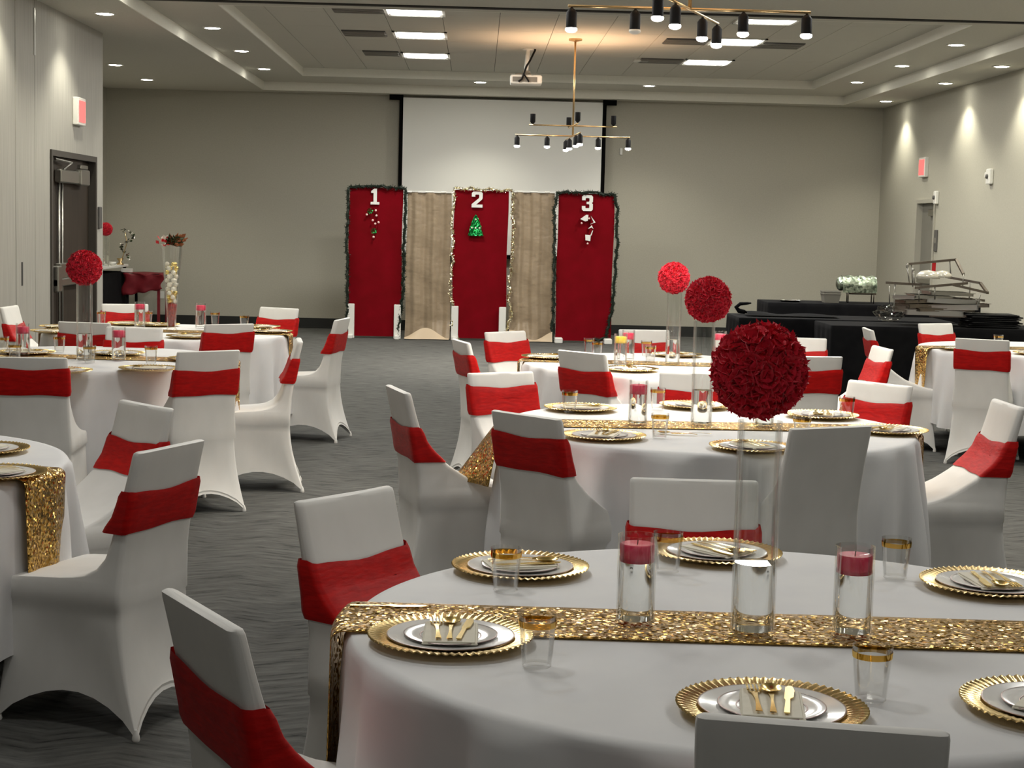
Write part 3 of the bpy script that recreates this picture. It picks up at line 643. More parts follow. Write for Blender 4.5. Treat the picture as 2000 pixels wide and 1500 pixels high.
CH = [
 ((198,594,290,595),284,'covered chair with red sash facing camera behind the bauble vase table, below burgundy cloth'),
 ((507,600,585,604),243,'covered chair facing camera at the far right side of the bauble vase table'),
 ((655,626,682,621),170,'covered chair seen side on in the aisle, right of the bauble vase table'),
 ((395,635,500,633),126,'covered chair with its back to camera at the front right of the bauble vase table'),
 ((120,629,210,632),80,'covered chair with its back to camera behind the left red ball vase'),
 ((206,639,320,642),267,'covered chair facing camera between the red ball table and bauble vase table'),
 ((346,688,468,685),125,'tall chair back with dark red sash, front right of the left red ball table'),
 ((579,661,591,668),-172,'covered chair in profile on the aisle side of the left red ball table'),
 ((-5,698,121,700),94,'grey shaded covered chair back at the left frame edge before the red ball table'),
 ((238,782,335,800),222,'covered chair with bright red sash facing left, behind the big left foreground chair'),
 ((271,885,390,861),157,'big covered chair in the left foreground with its back turned to the aisle'),
 ((326,1156,464,1228),30,'covered chair at bottom left foreground, dark red sash wrapped low, facing right'),
 ((574,984,766,950),-38,'cream lit covered chair left of the nearest table, facing it'),
 ((1226,935,1486,942),268,'covered chair facing camera behind the tall vase of the nearest table'),
 ((1344,1396,1872,1436),79,'dark grey chair back cut off by the bottom edge of the frame'),
 ((754,752,801,770),16,'covered chair in profile at the left end of the middle table'),
 ((955,801,1104,822),43,'grey chair back with deep red sash at the front left of the middle table'),
 ((1543,839,1701,832),115,'plain grey chair back without sash at the front right of the middle table'),
 ((1945,780,1995,798),181,'covered chair in profile at the right end of the middle table, facing left'),
 ((918,730,1036,727),300,'covered chair facing camera at the back left of the middle table'),
 ((1653,742,1788,757),220,'covered chair facing camera at the back right of the middle table'),
 ((1301,728,1419,731),268,'covered chair facing camera behind the tall vase of the middle table'),
 ((1081,683,1194,694),44,'grey chair back with dark red sash at the front left of the farthest table'),
 ((884,662,917,671),15,'narrow covered chair in profile at the left end of the farthest table'),
 ((948,650,1024,647),313,'covered chair facing camera before the doors, back left of the farthest table'),
 ((1205,645,1310,645),280,'covered chair facing camera behind the candles of the farthest table'),
 ((1510,659,1612,662),258,'covered chair facing camera at the back right, half hidden by the largest red ball'),
 ((1530,696,1642,698),97,'grey chair back with dark red sash directly right of the largest red ball'),
 ((1397,656,1500,658),262,'covered chair almost hidden behind the largest red ball'),
 ((1796,634,1856,631),300,'covered chair facing camera before the black buffet at the right'),
 ((1867,661,1971,666),64,'full height covered chair back at the right with scalloped hem'),
 ((1705,675,1744,684),184,'covered chair with orange red sash in profile before the black buffet, facing left'),
 ((1691,641,1699,645),-4,'covered chair facing right at the left end of the table cut by right edge'),
]
for i, ((a_, b_, c_, d_), deg, lab) in enumerate(CH):
    A = onz(a_, b_, .882); B = onz(c_, d_, .882); M = (A+B)/2
    chair(M.x, M.y, deg, lab, sash={17:'', 0:'hh', 3:'hh', 8:'hh', 19:'hh', 24:'hh', 12:'l', 14:'l', 18:'l', 15:'l', 9:'m', 10:'m', 13:'m', 2:'k', 6:'k', 7:'k', 22:'k', 11:'t'}.get(i, 'h'))
chair(-3.56, 12.55, -3, 'covered chair against the wood wall at the left frame edge, farther of two')
chair(-3.42, 10.55, -25, 'covered chair cut by the left frame edge, beside a red candle')

# ================================================================ TABLES
RTB = .875; ZT = .76
def cloth_mesh(seed):
    rnd = random.Random(seed); ph = [rnd.uniform(0, 6.28) for _ in range(8)]; N = 288
    prof = [(0.02,ZT),(.5,ZT),(RTB-.03,ZT),(RTB-.008,ZT-.002),(RTB-.001,ZT-.010)]
    V = []; 
    zs = [.735,.71,.67,.62,.56,.49,.42,.35,.28,.235,.205]
    for r, z in prof:
        for i in range(N): a = 2*pi*i/N; V.append((r*cos(a), r*sin(a), z))
    for z in zs:
        f = (ZT-z)/(ZT-.2)
        for i in range(N):
            a = 2*pi*i/N
            fold = sin(19*a+ph[0]+1.8*sin(3*a+ph[1])+1.1*f*sin(7*a+ph[5])); sharp = (abs(fold)**.7)*(1 if fold > 0 else -1)
            d = .052*f**.62*sharp*(.65+.35*sin(4*a+ph[7])) + .016*f**.8*sin(31*a+ph[2]+2*sin(2*a+ph[3])+3*f) + .014*f*sin(5*a+ph[4])
            r = RTB + .004 + .022*f + d; r = max(r, RTB-.03*f)
            V.append((r*cos(a+.015*f*sin(9*a+ph[5])), r*sin(a+.015*f*sin(9*a+ph[5])), z+ .02*f*f*sin(4*a+ph[6])))
    n = len(V)//N; F = [(k*N+i,(k+1)*N+i,(k+1)*N+(i+1)%N,k*N+(i+1)%N) for k in range(n-1) for i in range(N)]
    F.append(tuple(range(N))); return MB().add(V, F).mesh('tablecloth', MT['cloth'], True)
top_me = MB().lathe([(.01,ZT-.03),(RTB-.03,ZT-.03),(RTB-.025,ZT-.02),(RTB-.03,ZT-.006),(.01,ZT-.006)],64).mesh('tabletop', MT['tub'], True, 40)
leg_me = MB().tube([(0,0,.0),(0,0,ZT-.03)],.014,8).mesh('leg', MT['darksteel'], True)
clm = [cloth_mesh(s) for s in (1, 2, 3)]
SETP = {'T1':'nearest table','T2':'middle table','T3':'farthest table','T4':'left red ball table','T5':'bauble vase table','T6':'left edge table','T7':'right edge table'}
for i, (k, (x, y)) in enumerate(TAB.items()):
    t = thing('round_table', 'round folding table under the white cloth, '+TN[k], 'table', (x, y, 0))
    obj('tabletop', top_me, t)
    for s in (-1, 1):
        for u in (-1, 1): obj('leg', leg_me, t, (s*.45, u*.25, 0))
    o = obj('tablecloth', clm[i % 3], None, (x, y, 0), rz=i*1.1+.3); tag(o, 'white floor length cloth with loose folds on the '+TN[k], 'tablecloth')
def runner(k, ang, w=.255, hang=(.45,.45), off=0, flare=(0,0)):
    x, y = TAB[k]; pts = []; L = math.sqrt(RTB**2-off**2)
    r = .016; ra = RTB+.012
    N = 40
    def edge(v):  # distance of table edge at lateral offset
        return math.sqrt(max(ra**2-(off+v)**2, .01))
    rows = []
    seg = []
    for i in range(7): seg.append(('h', 0, hang[0]*(1-i/7)))
    for i in range(5): seg.append(('c', 0, i/4))
    for i in range(1, N): seg.append(('t', 0, i/N))
    for i in range(5): seg.append(('c', 1, 1-i/4))
    for i in range(1, 8): seg.append(('h', 1, hang[1]*i/7))
    W = 12; V = []
    for j in range(W+1):
        v = -w/2+w*j/W; e = edge(v)
        for kind, s, q in seg:
            sg = -1 if s == 0 else 1
            if kind == 'h': u = sg*(e+.022+.010*sin(v*40)*q/.4+flare[s]*q*(.25+(v/w+.5))); z = ZT-.016-q; vv = v*(1-.25*q)+off
            elif kind == 'c': a = q*pi/2; u = sg*(e-.008+.026*cos(a)+.004); z = ZT-.018+.021*sin(a)+.001; vv = v+off
            else: u = -(e-.01)+2*(e-.01)*q; z = ZT+.004; vv = v+off
            V.append((u, vv, z))
    n = len(seg); F = [(j*n+i, j*n+i+1, (j+1)*n+i+1, (j+1)*n+i) for j in range(W) for i in range(n-1)]
    o = MB().add(V, F).build('table_runner', MT['runner'], loc=(x, y, 0), smooth=True); o.rotation_euler.z = ang
    mo = o.modifiers.new('s', 'SOLIDIFY'); mo.thickness = .0015; mo.offset = 1
    tag(o, 'gold sequined runner across the '+TN[k], 'table runner')
p0 = onz(740, 1209, ZT); p1 = onz(1990, 1246, ZT); a1 = math.atan2(p1.y-p0.y, p1.x-p0.x)
mid_ = (p0+p1)/2; nrm = Vector((-sin(a1), cos(a1))); off1 = (p0.x-TAB['T1'][0])*nrm.x+(p0.y-TAB['T1'][1])*nrm.y
wq = (onz(1600, 1193, ZT)-onz(1600, 1270, ZT)).length
runner('T1', a1, w=.265, off=off1, hang=(.55,.5))
runner('T2', radians(2), hang=(.24,.3), off=-.02, flare=(.6,0))
runner('T3', radians(-4), hang=(.2,.3))
runner('T4', radians(-2), hang=(.3,.3), off=-.02)
runner('T5', radians(0), hang=(.3,.3))
runner('T6', radians(-13), hang=(.3,.34), w=.27)
runner('T7', radians(8), hang=(.5,.3), off=.05)

# ================================================================ TABLEWARE
def charger_me():
    NF = 64
    def fn(r, z, a):
        if r > .118: k = (r-.118)/.048; s = cos(NF*a+3*k); return (r+.0006*s*k, z+.0019*s*min(k*3,1))
        return (r, z)
    top = [(.005,.0045),(.112,.0045),(.118,.0075),(.124,.0085),(.140,.0125),(.155,.0155),(.165,.0170),(.167,.0150),(.155,.0125),(.118,.004),(.11,.0),(.005,.0)]
    return MB().lathe(top, NF*4, fn=fn).mesh('charger_plate', MT['goldrim'], True, 35)
ch_me = charger_me()
dp_me = MB().lathe([(.004,.004),(.085,.004),(.095,.006),(.126,.0105),(.128,.0095),(.095,.003),(.08,0),(.004,0)],64).mesh('plate', MT['plate'], True, 30)
dr_me = MB().lathe([(.1262,.0108),(.1286,.0106),(.1286,.0090),(.1262,.0104)],64,cap0=False,cap1=False).mesh('rim_line', MT['silver_line'], True)
sp_me = MB().lathe([(.004,.003),(.060,.003),(.068,.0045),(.092,.0078),(.094,.0070),(.068,.002),(.055,0),(.004,0)],64).mesh('plate', MT['plate'], True, 30)
sr_me = MB().lathe([(.0922,.0081),(.0945,.0079),(.0945,.0066),(.0922,.0078)],64,cap0=False,cap1=False).mesh('rim_line', MT['silver_line'], True)
in_me = MB().lathe([(.0600,.0030),(.0600,.0035),(.0625,.0040),(.0625,.0034)],48,cap0=False,cap1=False).mesh('ring_line', MT['silver_line'], True)
nk_me = MB().box((-.055,-.085,0),(.055,.085,.004),.0015).box((-.052,-.083,.004),(.050,.08,.0065),.001).mesh('napkin', MT['napkin'])
def fork_me():
    m_ = MB()
    m_.grid(2, 10, lambda u, v: ((u-.5)*(.012-.006*sin(pi*v)), -.085+.11*v, .004+.003*sin(pi*v)))
    m_.add([(x,y,z+.0015) for x,y,z in m_.v[:33]], [(f[0],f[1],f[2],f[3]) for f in m_.f[:20]])
    m_.grid(4, 3, lambda u, v: ((u-.5)*(.010+.016*v), .025+.018*v, .0045-.003*sin(pi*u)))
    for k in range(4): x = -.0105+.007*k; m_.box((x-.0018,.043,.004),(x+.0018,.082,.0062))
    return m_.mesh('fork', MT['gold'], True, 40)
def spoon_me():
    m_ = MB(); m_.grid(2, 10, lambda u, v: ((u-.5)*(.012-.007*sin(pi*v)), -.085+.115*v, .005+.003*sin(pi*v)))
    m_.add([(x,y,z-.0015) for x,y,z in m_.v[:33]], m_.f[:20])
    m_.grid(12, 8, lambda u, v: ((v*.019)*cos(2*pi*u), .055+(v*.028)*sin(2*pi*u), .001+.007*v*v))
    m_.grid(12, 8, lambda u, v: ((v*.0195)*cos(2*pi*u), .055+(v*.0285)*sin(2*pi*u), .0002+.007*v*v))
    return m_.mesh('spoon', MT['gold'], True)
def knife_me():
    P = [(-.005,-.085),(.005,-.085),(.004,.0),(.0095,.01),(.0105,.055),(.006,.078),(0,.083),(-.006,.07),(-.0065,.0),(-.004,-.01)]
    n = len(P); return MB().add([(x,y,.003) for x,y in P]+[(x,y,.005) for x,y in P], [tuple(range(n))[::-1], tuple(range(n,2*n))]+[(i,(i+1)%n,(i+1)%n+n,i+n) for i in range(n)]).mesh('knife', MT['gold'])
fk, sn, kn = fork_me(), spoon_me(), knife_me()
def place_setting(k, px, py, side, cutl=True, rot=None, nap=0):
    p = onz(px, py, ZT+.012); c = TAB[k]; zb_ = ZT+.003
    if k == 'T1' or (k in ('T2','T3','T4','T5') and False): zb_ = ZT+.004
    a = math.atan2(c[1]-p.y, c[0]-p.x)-pi/2 if rot is None else radians(rot)
    S = SETP[k]
    o = obj('charger_plate', ch_me, None, (p.x, p.y, zb_), a); tag(o, f'fluted gold charger plate, {side} place on the {S}', 'charger plate')
    t = thing('dinner_plate', f'white plate on the gold charger, {side} place on the {S}', 'plate', (p.x, p.y, zb_+.0048), a)
    obj('plate', dp_me, t); obj('rim_line', dr_me, t)
    t = thing('salad_plate', f'small white plate stacked on top, {side} place on the {S}', 'plate', (p.x, p.y, zb_+.0090), a)
    obj('plate', sp_me, t); obj('rim_line', sr_me, t); obj('ring_line', in_me, t)
    z = zb_+.0090+.0034
    na = a+radians(nap)
    o = obj('napkin', nk_me, None, (p.x, p.y, z+.0006), na); tag(o, f'folded cream napkin, {side} place on the {S}', 'napkin')
    for me, nm, dx, dr_ in ((fk,'fork',-.028,.05),(sn,'spoon',.0,.0),(kn,'knife',.028,-.06)):
        d = Vector((dx*cos(na)-.012*sin(na), dx*sin(na)+.012*cos(na)))
        o = obj(nm, me, None, (p.x+d.x, p.y+d.y, z+.0072), na+dr_+random.uniform(-.1,.1)*(1 if nap else 0)); tag(o, f'gold {nm} on the napkin, {side} place on the {S}', nm)
for a_ in [('T1',880,1244,'front left',75),('T1',1016,1108,'back left',60),('T1',1400,1080,'back',40),('T1',1935,1141,'right back',60),('T1',1507,1384,'front',0),('T1',2062,1378,'right front',-70),
 ('T2',1180,851,'front left',30),('T2',1134,797,'back left',50),('T2',1357,792,'back',30),('T2',1605,811,'back right',40),('T2',1735,840,'right',60),('T2',1470,873,'front',20),
 ('T3',1070,697,'left',60),('T3',1231,721,'front',30),('T3',1322,693,'back',30),('T3',1480,712,'right front',30),
 ('T4',118,724,'front',50),('T4',293,720,'front right',60),('T4',228,690,'back right',40),('T4',52,688,'back left',30),('T4',385,701,'right',30),('T4',-48,700,'left',30),
 ('T5',105,647,'front left',40),('T5',122,638,'back left',30),('T5',253,632,'back',30),('T5',308,634,'back middle',20),('T5',372,657,'front middle',30),('T5',527,647,'front right',40),('T5',505,638,'back right',20),
 ('T6',-38,877,'back',30),('T6',-12,924,'right',60),('T7',1880,681,'left',30),('T7',2025,690,'front',20)]:
    place_setting(a_[0], a_[1], a_[2], a_[3], nap=a_[4])
# loose gold knives / spoon
for (x, y, k, me, nm, rot, lab) in ((760,1183,'T1',kn,'knife',-88,'single gold knife lying on the runner at the left end of nearest table'),(1322,846,'T2',sn,'spoon',70,'loose gold spoon on the bare cloth of the middle table'),(1350,847,'T2',fk,'fork',95,'loose gold fork on the bare cloth of the middle table')):
    p = onz(x, y, ZT+.008); o = obj(nm, me, None, (p.x, p.y, ZT+.004), radians(rot)); tag(o, lab, nm)
# cups
cup_me = MB().lathe([(.0262,.004),(.0262,.0),(.028,.0),(.0365,.098),(.0352,.098),(.0268,.006),(.001,.006)],32,cap0=False,cap1=True).mesh('tumbler', MT['cup'], True, 40)
band_me = MB().lathe([(.0350,.077),(.0360,.0885),(.0363,.0885),(.0353,.077)],32,cap0=False,cap1=False).mesh('gold_band', MT['cupgold'], True, 40)
def cup(k, x, y, side):
    p = onz(x, y, ZT+.002); t = thing('tumbler', f'clear gold rimmed tumbler, {side}, on the {SETP[k]}', 'cup', (p.x, p.y, ZT+.005))
    obj('glass', cup_me, t); obj('gold_band', band_me, t)
for a_ in [('T1',1048,1303,'beside the front left plate'),('T1',987,1154,'before the back left plate'),('T1',1303,1118,'left of the back plate'),('T1',1748,1130,'right of the red candle'),('T1',1700,1368,'right of the front plate'),
 ('T2',1112,806,'at the back left'),('T2',1284,800,'right of the left candle'),('T2',1288,856,'before the runner'),('T2',1653,818,'at the back right'),('T2',1565,862,'behind the plain grey chair'),
 ('T3',1150,690,'leftmost'),('T3',1166,697,'second from the left'),('T3',1262,695,'beside the red candle'),('T3',1270,706,'before the tall vase'),
 ('T4',116,688,'left of the tall vase'),('T4',175,709,'before the tall vase'),('T4',295,710,'right of the candle'),('T4',6,690,'at the left frame edge'),('T4',29,706,'behind the grey chair back'),
 ('T5',198,633,'left of the first candle'),('T5',289,633,'right of the first candle'),('T5',420,634,'right of the second candle'),('T5',477,641,'at the right end'),
 ('T7',1949,680,'above the tall chair back')]:
    cup(*a_)
# vases
def vase_mesh(R, H, n=40): return MB().lathe([(.001,0),(R-.002,0),(R,.003),(R,H),(R-.0035,H),(R-.0035,.010),(.001,.010)],n,cap0=False,cap1=False).mesh('cylinder_vase', MT['glass'], True, 40)
def solid(R, z0, z1, m, nm, n=40): return MB().lathe([(.001,z0),(R,z0),(R,z1),(.001,z1)],n).mesh(nm, m, True, 40)
cv = vase_mesh(.041, .19); cw = solid(.0372, .0105, .140, MT['water'], 'water')
cn_me = MB().lathe([(.001,.132),(.032,.132),(.0362,.138),(.0368,.168),(.034,.171),(.008,.169),(.001,.168)],32).mesh('floating_candle', MT['candle'], True, 50)
cg_me = cn_me.copy(); cg_me.materials[0] = MT['candle_gold']
wk = MB().tube([(0,0,.168),(.001,0,.178)],.0012,5).mesh('wick', MT['wick'])
def candle_vase(k, x, y, lab, me=None, s=1):
    p = onz(x, y, ZT); t = thing('candle_vase', f'glass cylinder with water, {lab}', 'vase', (p.x, p.y, ZT+.005))
    obj('glass', cv, t); obj('water', cw, t)
    t = thing('floating_candle', f'{"stand-in yellow" if me else "red"} floating candle in the glass cylinder, {lab}', 'candle', (p.x, p.y, ZT+.0055))
    obj('wax', me or cn_me, t); obj('wick', wk, t)
for a_ in [('T1',1240,1221,'left of the tall vase on the nearest table'),('T1',1663,1246,'right of the tall vase on the nearest table'),
 ('T2',1245,832,'left side of the middle table'),('T2',1492,835,'behind the largest red ball on the middle table'),
 ('T3',1226,705,'left of the tall vase on the farthest table'),('T3',1405,706,'right of the tall vase on the farthest table'),
 ('T4',45,697,'near the left frame edge on the left table'),('T4',232,705,'right of the tall vase on the left table'),
 ('T5',273,640,'left of the bauble vase'),('T5',392,642,'right of the bauble vase')]:
    candle_vase(*a_)
candle_vase('T3', 1211, 714, 'front left of the farthest table', cg_me)  # gold tint stands in for a tumbler with the runner showing through
# flower balls
def petal_rose(seed):
    rnd = random.Random(seed); m_ = MB()
    for ringi, (n, R, tilt, ln) in enumerate(((6,.012,.15,.027),(5,.008,.60,.023),(4,.004,1.10,.017))):
        for k in range(n):
            a = 2*pi*k/n+ringi*.5+rnd.uniform(-.25,.25); ca, sa = cos(a), sin(a); tl = tilt+rnd.uniform(-.15,.15); wv = rnd.uniform(0,6)
            def fn(u, v, ca=ca, sa=sa, tl=tl, R=R, ln=ln, wv=wv):
                w = (u-.5)*2; r = R*.3+ln*v*cos(tl); z = .002+ln*v*sin(tl)+.003*sin(3*w+wv)*v+.004*v*w*w; s = w*.0165*(.45+1.1*v-.5*v*v)
                if v > .9: r += .003*cos(2.5*w)-.002
                return (r*ca-s*sa, r*sa+s*ca, z)
            m_.grid(4, 3, fn)
    return m_
roses = [petal_rose(s).mesh('flower', MT['petal'], True) for s in range(4)]
r2 = petal_rose(9).mesh('flower', MT['petal2'], True)
def flower_ball(x, y, z, R, lab, N=72, bright=None):
    t = thing('flower_ball', lab, 'flower ball', (x, y, z))
    MB().sphere((0,0,0), R*.74, 20, 14).build('foam_core', MT['petal'], t, True)
    for i in range(N):
        u = 1-2*(i+.5)/N; a = i*2.399963; s = math.sqrt(1-u*u); d = Vector((s*cos(a), s*sin(a), u))
        me = roses[i % 4]
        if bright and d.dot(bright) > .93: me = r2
        o = obj('flower', me, t, d*R*.73); o.rotation_euler = (d.to_track_quat('Z', 'Y') @ Vector((0,0,1)).rotation_difference(Vector((0,0,1)))).to_euler()
        k = R/.1*random.uniform(1.08,1.28); o.scale = (k, k, k); o.rotation_mode = 'QUATERNION'
        o.rotation_quaternion = d.to_track_quat('Z', 'Y') @ Matrix.Rotation(random.uniform(0,6), 4, 'Z').to_quaternion()
    return t
tv = vase_mesh(.046, .445, 48); tw = solid(.0422, .0105, .15, MT['water'], 'water', 48)
def tall_vase(k, x, y, bx, by, br, lab, lab2, bright=None):
    p = onz(x, y, ZT); t = thing('tall_vase', lab, 'vase', (p.x, p.y, ZT+.005)); obj('glass', tv, t); obj('water', tw, t)
    q = onY(bx, by, p.y); R = br/FPX*p.y*1.0
    flower_ball(p.x+(q.x-p.x)*1.0, p.y, max(q.z, ZT+.435+.085), R, lab2, bright=bright)
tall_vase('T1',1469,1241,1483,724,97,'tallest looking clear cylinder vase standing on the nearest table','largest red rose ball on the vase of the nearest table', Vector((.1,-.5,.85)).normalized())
tall_vase('T2',1369,832,1383,585,46,'tall clear cylinder vase on the middle table','medium red rose ball on the vase of the middle table')
tall_vase('T3',1313,712,1316,543,31.5,'tall clear cylinder vase on the farthest table','small red rose ball on the vase of the farthest table')
tall_vase('T4',165,704,165,523,34.5,'tall clear cylinder vase on the left table, before the brown door','red rose ball before the brown double door')
# flared vase with baubles
p = onz(335, 647, ZT); s_ = 1.0
t = thing('flared_vase', 'tall flared glass vase filled with gold and pearl baubles', 'vase', (p.x, p.y, ZT+.005))
def fvr(z): return .032+.040*(z/.55)**1.3 if z > .02 else .04
MB().lathe([(.001,0),(.042,0),(.042,.008),(.030,.02)]+[(fvr(z),z) for z in (.06,.15,.25,.35,.45,.55,.62)]+[(fvr(.62)-.003,.62),(fvr(.3)-.003,.3),(.026,.03),(.001,.03)],32,cap0=False,cap1=False).build('glass', MT['glass'], t, True, 50)
FV = (p.x, p.y, ZT+.005)
MB().lathe([(.001,.032),(.024,.032),(.030,.10),(.034,.19),(.02,.2),(.001,.2)],16,fn=lambda r,z,a:(r*(1+.12*sin(5*a+30*z)),z)).build('red_filling', MT['redfill'], t, True)
bm_ = [MB().sphere((0,0,0),.0175,12,8).mesh('bauble', MT[k]) for k in ('goldball','pearl')]
for me in bm_: me.shade_smooth()
z = .215; i = 0
while z < .50:
    for k in range(3):
        a = i*1.05+k*2*pi/3; r = min(fvr(z)-.022, .034); pe = 0 if (z < .30 or z > .40) and (k+i) % 3 else 1
        o = obj('bauble', bm_[pe], None, (FV[0]+r*cos(a), FV[1]+r*sin(a), FV[2]+z)); tag(o, 'small '+('gold' if pe == 0 else 'pearl white')+' bauble inside the flared glass vase', 'bauble', 'gold baubles in the flared vase' if pe == 0 else 'pearl baubles in the flared vase')
    z += .030; i += 1
g = thing('floral_topper', 'brown, red and green leafy arrangement on top of the flared vase', 'flowers', (FV[0], FV[1], FV[2]+.615))
for (mn, n, R, cx_) in (('leaf',80,.095,.03),('orange',60,.085,.035),('red_plastic',30,.06,-.035),('pearl',10,.06,-.05)):
    mb = MB()
    for i in range(n):
        d = Vector((random.gauss(cx_*8,1), random.gauss(0,.8), abs(random.gauss(.7,.7)))).normalized(); c0 = Vector((cx_+random.gauss(0,.03),random.gauss(0,.02),random.uniform(.0,.075)))*random.uniform(.4,1); q = c0+d*R*random.uniform(.35,.75)
        e = d.cross(Vector((random.gauss(0,1),random.gauss(0,1),random.gauss(0,1)))).normalized()*.014; m2 = c0.lerp(q,.55)
        mb.add([c0, m2+e, q, m2-e, m2+Vector((0,0,.006))], [(0,1,4),(1,2,4),(2,3,4),(3,0,4)])
    mb.build({'leaf':'green_leaves','orange':'brown_leaves','red_plastic':'red_petals','pearl':'white_sprig'}[mn], MT[mn], g)['kind'] = 'stuff'

# ================================================================ BUFFET (right)
def draped_table(x0, x1, y0, y1, z, m, lab, lab2, hem=.03, cat='buffet table', seed=1):
    t = thing('buffet_table', lab, 'table', ((x0+x1)/2, (y0+y1)/2, 0)); hx, hy = (x1-x0)/2, (y1-y0)/2
    MB().box((-hx+.01,-hy+.01,z-.03),(hx-.01,hy-.01,z-.006)).build('tabletop', MT['tub'], t)
    for s in (-1,1):
        for u in (-1,1): MB().tube([(s*(hx-.15),u*(hy-.1),0),(s*(hx-.15),u*(hy-.1),z-.03)],.014,8).build('leg', MT['darksteel'], t, True)
    rnd = random.Random(seed); ph = [rnd.uniform(0,6) for _ in range(4)]
    per = []; n = 40
    for (a, b, k) in (((-hx,-hy),(hx,-hy),90),((hx,-hy),(hx,hy),26),((hx,hy),(-hx,hy),90),((-hx,hy),(-hx,-hy),26)):
        for i in range(k): per.append(((a[0]+(b[0]-a[0])*i/k, a[1]+(b[1]-a[1])*i/k), ((0,-1),(1,0),(0,1),(-1,0))[[90,26,90,26].index(k) if False else (0 if a[1]==b[1] and a[1]<0 else 1 if a[0]==b[0] and a[0]>0 else 2 if a[1]==b[1] else 3)]))
    V = []; N = len(per); zs = [z, z-.006, z-.05, z-.15, z-.35, z-.55, hem]
    for zi, zz in enumerate(zs):
        f = (z-zz)/(z-hem)
        for i, ((x, y), nn) in enumerate(per):
            d = .004+f*(.02+.022*sin(i*.75+ph[0]+sin(i*.2))) if zi else -.004
            V.append((x+nn[0]*d, y+nn[1]*d, zz))
    F = [(k*N+i,(k+1)*N+i,(k+1)*N+(i+1)%N,k*N+(i+1)%N) for k in range(len(zs)-1) for i in range(N)]; F.append(tuple(range(N)))
    o = MB().add(V, F).build('tablecloth', m, loc=((x0+x1)/2,(y0+y1)/2,0), smooth=False, auto=None); tag(o, lab2, 'tablecloth')
    for pl in o.data.polygons: pl.use_smooth = len(pl.vertices) == 4
draped_table(3.22, 5.85, 14.75, 15.5, .76, MT['blackcloth'], 'front buffet table holding the steel pile', 'black cloth on the front buffet table below the steel pile', seed=1)
draped_table(2.52, 4.6, 15.62, 16.4, .765, MT['blackcloth'], 'middle buffet table projecting farthest left', 'black cloth on the middle buffet table, farthest left corner', seed=2)
draped_table(3.35, 5.8, 18.75, 19.5, .78, MT['blackcloth'], 'rear buffet table holding a grey tub', 'black cloth on the rear buffet table under the grey tub', seed=3)
o = MB().grid(30, 8, lambda u, v: (-.22+.9*u, -.14+.28*v, .012+.035*sin(pi*v)*abs(sin(5*u+1.2))*(1-.6*u))).build('folded_cloth', MT['blackcloth'], loc=(2.85, 15.95, .77), smooth=True); tag(o, 'rumpled black cloth lying on the left end of the middle buffet table', 'cloth')
o = MB().tube([(0,0,.0),(-.06,0,.01),(-.09,0,.045),(-.05,0,.08),(.02,0,.085),(.06,0,.09)],[.02,.024,.022,.018,.014,.006],8).build('cloth_tie', MT['blackcloth'], loc=(2.68, 16.3, .785), smooth=True); tag(o, 'curled black cloth strip standing at the left buffet corner', 'cloth')
# grey tubs (nested)
P = onz(1615, 590, .78); PX, PY = P.x, 18.98
for k, lab in enumerate(('grey plastic tub on the rear buffet, lowest of its stack','grey plastic tub on the rear buffet, topmost of its stack')):
    o = MB().lathe([(.115,.0),(.14,.10),(.148,.10),(.148,.112),(.138,.112),(.11,.01)],4,cap1=True,fn=lambda r,z,a:(r*1.0,z)).build('bus_tub', MT['tub'], loc=(PX, PY, .783+k*.024)); o.rotation_euler.z = pi/4; tag(o, lab, 'tub')
P = onz(1545, 590, .78); o = MB().lathe([(.001,0),(.10,0),(.13,.018),(.135,.018),(.10,.004),(.001,.004)],20,fn=lambda r,z,a:(r*(1+.05*sin(7*a)),z)).build('foil_tray', MT['steel'], loc=(P.x, 19.0, .783)); tag(o, 'crumpled silver foil tray lying left of the grey tub', 'tray')
# chafing dish stand wrapped in foil
PX = (1680-934)/FPX*19.1+.0
t = thing('chafing_dish', 'foil wrapped roll top chafing dish on thin legs, rear buffet', 'chafing dish', (PX, 19.1, .783))
MB().grid(24, 10, lambda u, v: (-.20+.40*u, -.12*cos(pi*v), .20+.115*sin(pi*v)+.008*sin(19*u+7*v))).add([(-.2,-.12,.20),(.2,-.12,.20),(.2,-.12,.12),(-.2,-.12,.12)],[(0,1,2,3)]).build('foil_cover', MT['greenfoil2'], t, True)
MB().sphere((-.2,0,.22),.085,12,8,(.7,1.2,1)).build('crumpled_end', MT['greenfoil2'], t, False)
MB().box((-.12,-.11,.10),(.2,.11,.16),.01).build('water_pan', MT['darksteel'], t)
for x, y in ((-.13,-.1),(-.10,.1),(.17,-.1),(.19,.1)): MB().tube([(x,y,0),(x,y,.16)],.007,6).build('leg', MT['darksteel'], t, True)
